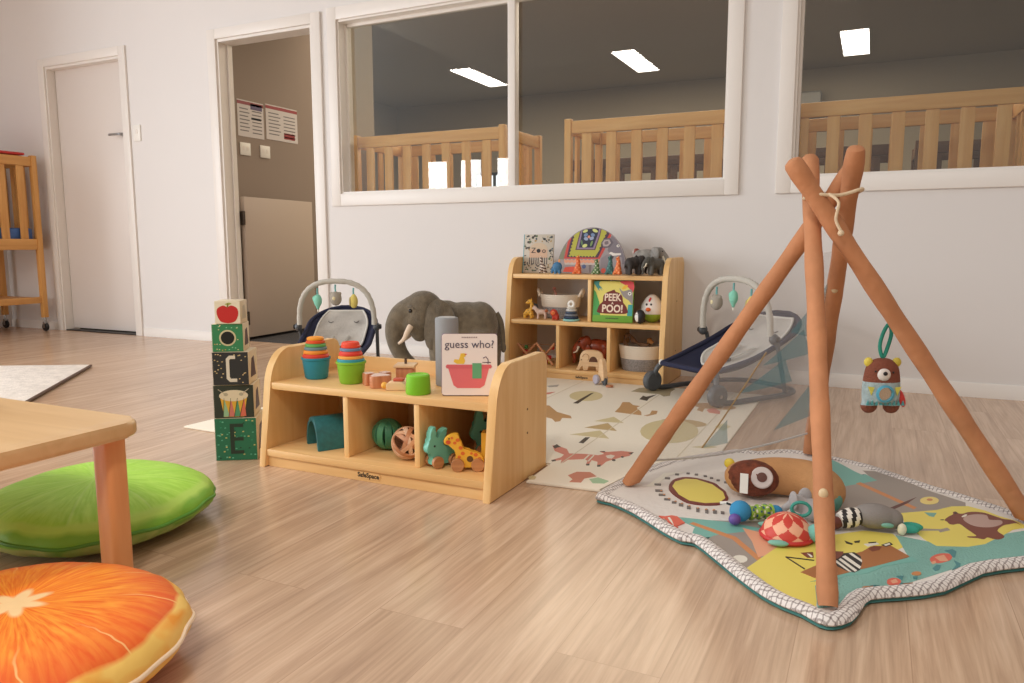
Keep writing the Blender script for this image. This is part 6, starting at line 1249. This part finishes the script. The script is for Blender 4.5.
for x, y in ((-.02, -.062), (.035, .055), (-.04, .048)): MB().ell((x, y, .007), (.022, .010, .0065), mat('turtle_leg', (130, 186, 170), .9)).build('flipper', t)
MB().tube([(.03 + .020 * cos(a), .030 + .008 * sin(a) * 0, .058 + .016 * sin(a)) for a in [2 * pi * i / 18 for i in range(18)]], .004, mat('ring_teal', (54, 150, 136), .4), closed=True, seg=8).build('hanging_ring', t)
t = thing('elephant_rattle', 'light grey soft elephant toy half hidden by the front tepee pole', 'soft toy', at(1.897, -2.018), rad(-20)); t.scale = (.88, .88, .88)
gl_ = mat('soft_grey', (172, 168, 168), .9, bump=.2, bscale=300); b = MB(); b.ell((.01, 0, .032), (.040, .032, .031), gl_); b.ell((-.03, -.01, .044), (.026, .024, .025), gl_); b.tube(smoothpts([(-.045, -.02, .042), (-.062, -.03, .022), (-.060, -.034, .010)], 4), .010, gl_); b.blob(gl_, voxel=.005).build('body', t)
for s, x in ((-1, -.030), (1, -.022)): MB().ell((x, -.012 + s * .026, .058), (.018, .007, .026), gl_, rot=Matrix.Rotation(s * .5, 4, 'Z')).build('ear', t)
MB().ell((.042, -.026, .0125), (.018, .014, .012), C(84, 160, 150)).build('teal_foot', t)
t = thing('raccoon_toy', 'grey soft raccoon with black and white striped tail on the quilted mat', 'soft toy', at(2.036, -2.008), rad(16))
gk = mat('raccoon_grey', (140, 134, 130), .85, bump=.2, bscale=300); b = MB(); b.ell((0, 0, .030), (.050, .034, .0295), gk); b.ell((.036, .0, .026), (.028, .026, .0245), gk); b.blob(gk, voxel=.005).build('body', t)
tl = smoothpts([(-.03, -.004, .030), (-.055, -.010, .026), (-.080, -.016, .020)], 8); b = MB(); b.tube(tl, [.017 + .006 * sin(pi * i / (len(tl) - 1)) for i in range(len(tl))], lambda c: C(34, 30, 32) if sin(c.x * 330) > 0 else C(232, 226, 216), seg=16); b.build('striped_tail', t)
MB().ell((-.090, -.018, .0150), (.017, .015, .0148), C(110, 56, 46)).build('tail_tip', t)
for x, y in ((.068, -.020), (.082, -.002)): MB().ell((x, y, .0105), (.024, .009, .010), mat('foot_teal2', (62, 160, 142), .9), rot=Matrix.Rotation(-.2, 4, 'Z')).build('teal_foot', t)
MB().ell((.052, -.030, .012), (.010, .008, .014), C(232, 226, 200)).build('paw', t)
MB().ell((.02, -.032, .020), (.014, .004, .006), C(120, 176, 160)).build('patch', t)
# hanging bear
t = thing('hanging_bear', 'brown bear toy with round mirror tummy hanging from the tepee pole', 'hanging toy', (2.036, -1.838, .262), rad(22))
bc = lambda c: C(132, 76, 58) if c.z > .078 or c.z < .022 else C(172, 190, 192)
b = MB(); br_ = mat('bear_knit', (132, 76, 58), .9, bump=.4, bscale=220)
b.tube(smoothpts([(0, 0, .030), (0, 0, .06), (0, 0, .095), (0, 0, .125), (0, 0, .140)], 3), [.044, .045, .046, .046, .046, .045, .044, .042, .040, .035, .028, .022, .014], br_, seg=24, flat=1); b.ell((-.027, 0, .020), (.021, .021, .020), br_); b.ell((.027, 0, .020), (.021, .021, .020), br_)
b.v = [(x, y * .55, z) for x, y, z in b.v]
k = b.blob(lambda c: br_ if c.z > .082 or c.z < .022 else mat('bear_tummy', (166, 186, 190), .9, bump=.3, bscale=220, var=.1, vscale=70), voxel=.004, smooth=3); k.build('body', t)
MB().lathe([(.0165, 0), (.0215, .003), (.0215, .007), (.0165, .009), (.0165, 0)], mat('ring_blue', (86, 170, 200), .4), T(0, -.022, .055, rx=pi / 2), seg=28).build('mirror_ring', t)
MB().lathe([(.017, 0), (.017, .003), (0, .003)], mat('mirror_film', (206, 196, 180), .15, .9), T(0, -.0225, .055, rx=pi / 2), seg=26).build('mirror', t)
MB().ell((-.004, -.0225, .102), (.016, .008, .0155), C(228, 222, 216)).build('muzzle', t); MB().ell((-.004, -.0305, .106), (.0055, .003, .005), black).build('nose', t)
d = MB(); d.ell((-.024, -.0215, .110), (.0025, .002, .0025), black); d.ell((.018, -.0225, .108), (.0025, .002, .0025), black); d.build('eye', t)
for s in (-1, 1): MB().ell((s * .034, 0, .130), (.011, .007, .012), C(228, 210, 86)).build('ear', t)
MB().ell((.050, 0, .040), (.009, .006, .024), C(216, 64, 62), rot=Matrix.Rotation(rad(-20), 4, 'Y')).build('red_tag', t)
d = MB()
for s in (-1, 1): d.prism([(s * .040, .072), (s * .024, .070), (s * .031, .050)], .0195, .0215, C(222, 214, 96), FRONT)
for x in range(9): d.prism([(-.042 + x * .0105, .0255), (-.034 + x * .0105, .0255), (-.038 + x * .0105, .038)], .0185, .0225, C(84, 160, 164), FRONT)
d.build('stitched_trim', t)
MB().tube(smoothpts([(0, 0, .142), (-.009, 0, .170), (-.002, 0, .205), (.010, 0, .224), (.017, 0, .203), (.010, 0, .168)], 4, True), .0048, mat('strap_teal', (36, 142, 122), .6), seg=8, closed=True, flat=1).build('strap', t)

# ================================================================== CUSHIONS AND TABLE
def cushion(lab, loc, R, h, kind, rz, tilt):
    t = thing('fruit_cushion', lab, 'floor cushion', loc, rz, 'round fruit cushions'); m = cushion_mat('print_' + kind, kind)
    vs = []; fs = []; nu, nv = 96, 44
    for j in range(nv + 1):
        b_ = -pi / 2 + pi * j / nv
        for i in range(nu):
            a = 2 * pi * i / nu; k = max(0, cos(b_)) ** .58; r_ = R * k; z = h * sin(b_) * (1 if b_ > 0 else .92)
            edge_ = math.exp(-((b_) / .5) ** 2)
            r_ *= 1 + .010 * sin(17 * a + 1.3) * edge_ + .012 * sin(5 * a + .7) * edge_
            z += (.004 * sin(13 * a + 3 * k) + .003 * sin(29 * a)) * edge_ * sin(b_ * 2) + .006 * sin(3 * a + 1) * k * cos(b_)
            vs.append((r_ * cos(a), r_ * sin(a), max(.0006, h * .92 + z)))
    for j in range(nv):
        for i in range(nu): fs.append((j * nu + i, j * nu + (i + 1) % nu, (j + 1) * nu + (i + 1) % nu, (j + 1) * nu + i))
    MB().raw(vs, fs, m).build('cushion_cover', t)
    sm = MB(); sm.tube([(R * 1.0 * (1 + .010 * sin(17 * a + 1.3) + .012 * sin(5 * a + .7)) * cos(a), R * (1 + .010 * sin(17 * a + 1.3) + .012 * sin(5 * a + .7)) * sin(a), h * .92 + .006 * sin(3 * a + 1) + .003 * sin(7 * a)) for a in [2 * pi * i / 120 for i in range(120)]], .0042, C(250, 226, 196) if kind == 'orange' else C(88, 150, 50), seg=8, closed=True); sm.build('seam_zip' if kind == 'orange' else 'piping', t)
cushion('orange slice printed round cushion in front of the table leg', (.834, -3.236, 0), .248, .069, 'orange', .4, 0)
cushion('lime slice printed round cushion behind the table leg', (.332, -2.742, 0), .267, .0645, 'lime', .2, 0)
t = thing('low_table', 'low pale wooden table with a rounded corner at the picture edge', 'table', (.024, -3.18, 0))
b = MB(); b.prism(rrect(-.62, -.45, .662, .312, .045, 8), .302, .333, tablew, bev=.009, seg=3); b.build('table_top', t)
for x, y in ((.612, .262), (.612, -.40), (-.55, .262), (-.55, -.40)): MB().prism(rrect(x - .027, y - .022, x + .027, y + .022, .012, 5), .0004, .3015, tableleg, bev=.003).build('table_leg', t)
t = thing('toy_bowl', 'yellow-green bowl cut off at the far end of the low table', 'bowl', (.262, -2.975, .3336))
MB().lathe([(0, 0), (.026, 0), (.034, .012), (.038, .034), (.036, .034), (.032, .014), (.024, .004), (0, .003)], C(196, 204, 110)).build('bowl_body', t); MB().lathe([(.0375, .032), (.0392, .034), (.0385, .037), (.036, .037), (.0355, .034)], C(214, 220, 140)).build('bowl_rim', t)

# ================================================================== LIGHT AND CAMERA
def area(name, loc, target, sx, sy, power, col):
    l = bpy.data.lights.new(name, 'AREA'); l.shape = 'RECTANGLE'; l.size = sx; l.size_y = sy; l.energy = power; l.color = col
    o = bpy.data.objects.new(name, l); COL.objects.link(o); o.location = loc
    o.rotation_euler = (Vector(target) - Vector(loc)).to_track_quat('-Z', 'Y').to_euler(); return o
area('daylight_left', (-5.6, -3.75, 1.5), (.2, -1.4, .3), 2.2, 2.2, 178, (.95, .985, 1.04))
for x, w_, p_ in ((-4.42, .30, 22), (-3.95, .07, 5), (-3.72, .16, 11), (-3.22, .22, 16)):   # strips of glazing between the door frames
    area('daylight_rear', (x, -6.6, 1.0), (x + .9, -4, .9), w_, 2.0, p_, (1.0, 1.0, 1.0))
for x, y in ((-2.445, -4.34), (-.50, -4.37), (1.712, -4.59)):                                   # the playroom's own ceiling panels
    area('ceiling_panel', (x, y, 2.695), (x, y, 0), .25, 1.02, 36, (1.0, .90, .79))
area('room_beyond_fill', (-.2, 2.7, 2.66), (-.2, 2.7, 0), 4, 3, 150, (1.0, .84, .64))  # added fill light, brightens the dim room behind the windows
W = bpy.data.worlds.new('room_world'); SC.world = W; W.use_nodes = True; nt = W.node_tree
tc = nt.nodes.new('ShaderNodeTexCoord'); sx = nt.nodes.new('ShaderNodeSeparateXYZ'); nt.links.new(tc.outputs['Generated'], sx.inputs[0])
mr = nt.nodes.new('ShaderNodeMapRange'); mr.inputs['From Min'].default_value = -1; mr.inputs['From Max'].default_value = 1; nt.links.new(sx.outputs[0], mr.inputs['Value'])
rp = nt.nodes.new('ShaderNodeValToRGB'); rp.color_ramp.elements[0].color = (.97, 1.0, 1.02, 1); rp.color_ramp.elements[1].color = (.62, .44, .31, 1); k = rp.color_ramp.elements.new(.5); k.color = (.96, .93, .90, 1); nt.links.new(mr.outputs[0], rp.inputs['Fac'])
nt.links.new(rp.outputs['Color'], nt.nodes['Background'].inputs['Color']); nt.nodes['Background'].inputs['Strength'].default_value = .62
F, YAW, PIT, ROL = 752.5, rad(25.626), rad(7.353), rad(-.08)
cam = bpy.data.cameras.new('camera'); cam.sensor_fit = 'HORIZONTAL'; cam.sensor_width = 36; cam.lens = F / 1024 * 36; cam.clip_start = .02
co = bpy.data.objects.new('camera', cam); COL.objects.link(co); SC.camera = co
f = Vector((-sin(YAW) * cos(PIT), cos(YAW) * cos(PIT), -sin(PIT))); r = Vector((cos(YAW), sin(YAW), 0)); u = r.cross(f)
r2 = r * cos(ROL) + u * sin(ROL); u2 = -r * sin(ROL) + u * cos(ROL)
M = Matrix.Identity(4)
for i in range(3): M[i][0] = r2[i]; M[i][1] = u2[i]; M[i][2] = -f[i]
M.translation = (2.005, -3.897, .6827); co.matrix_world = M
vs = SC.view_settings; vs.view_transform = 'Standard'; vs.look = 'None'; vs.exposure = 0; vs.gamma = 1; vs.use_curve_mapping = False
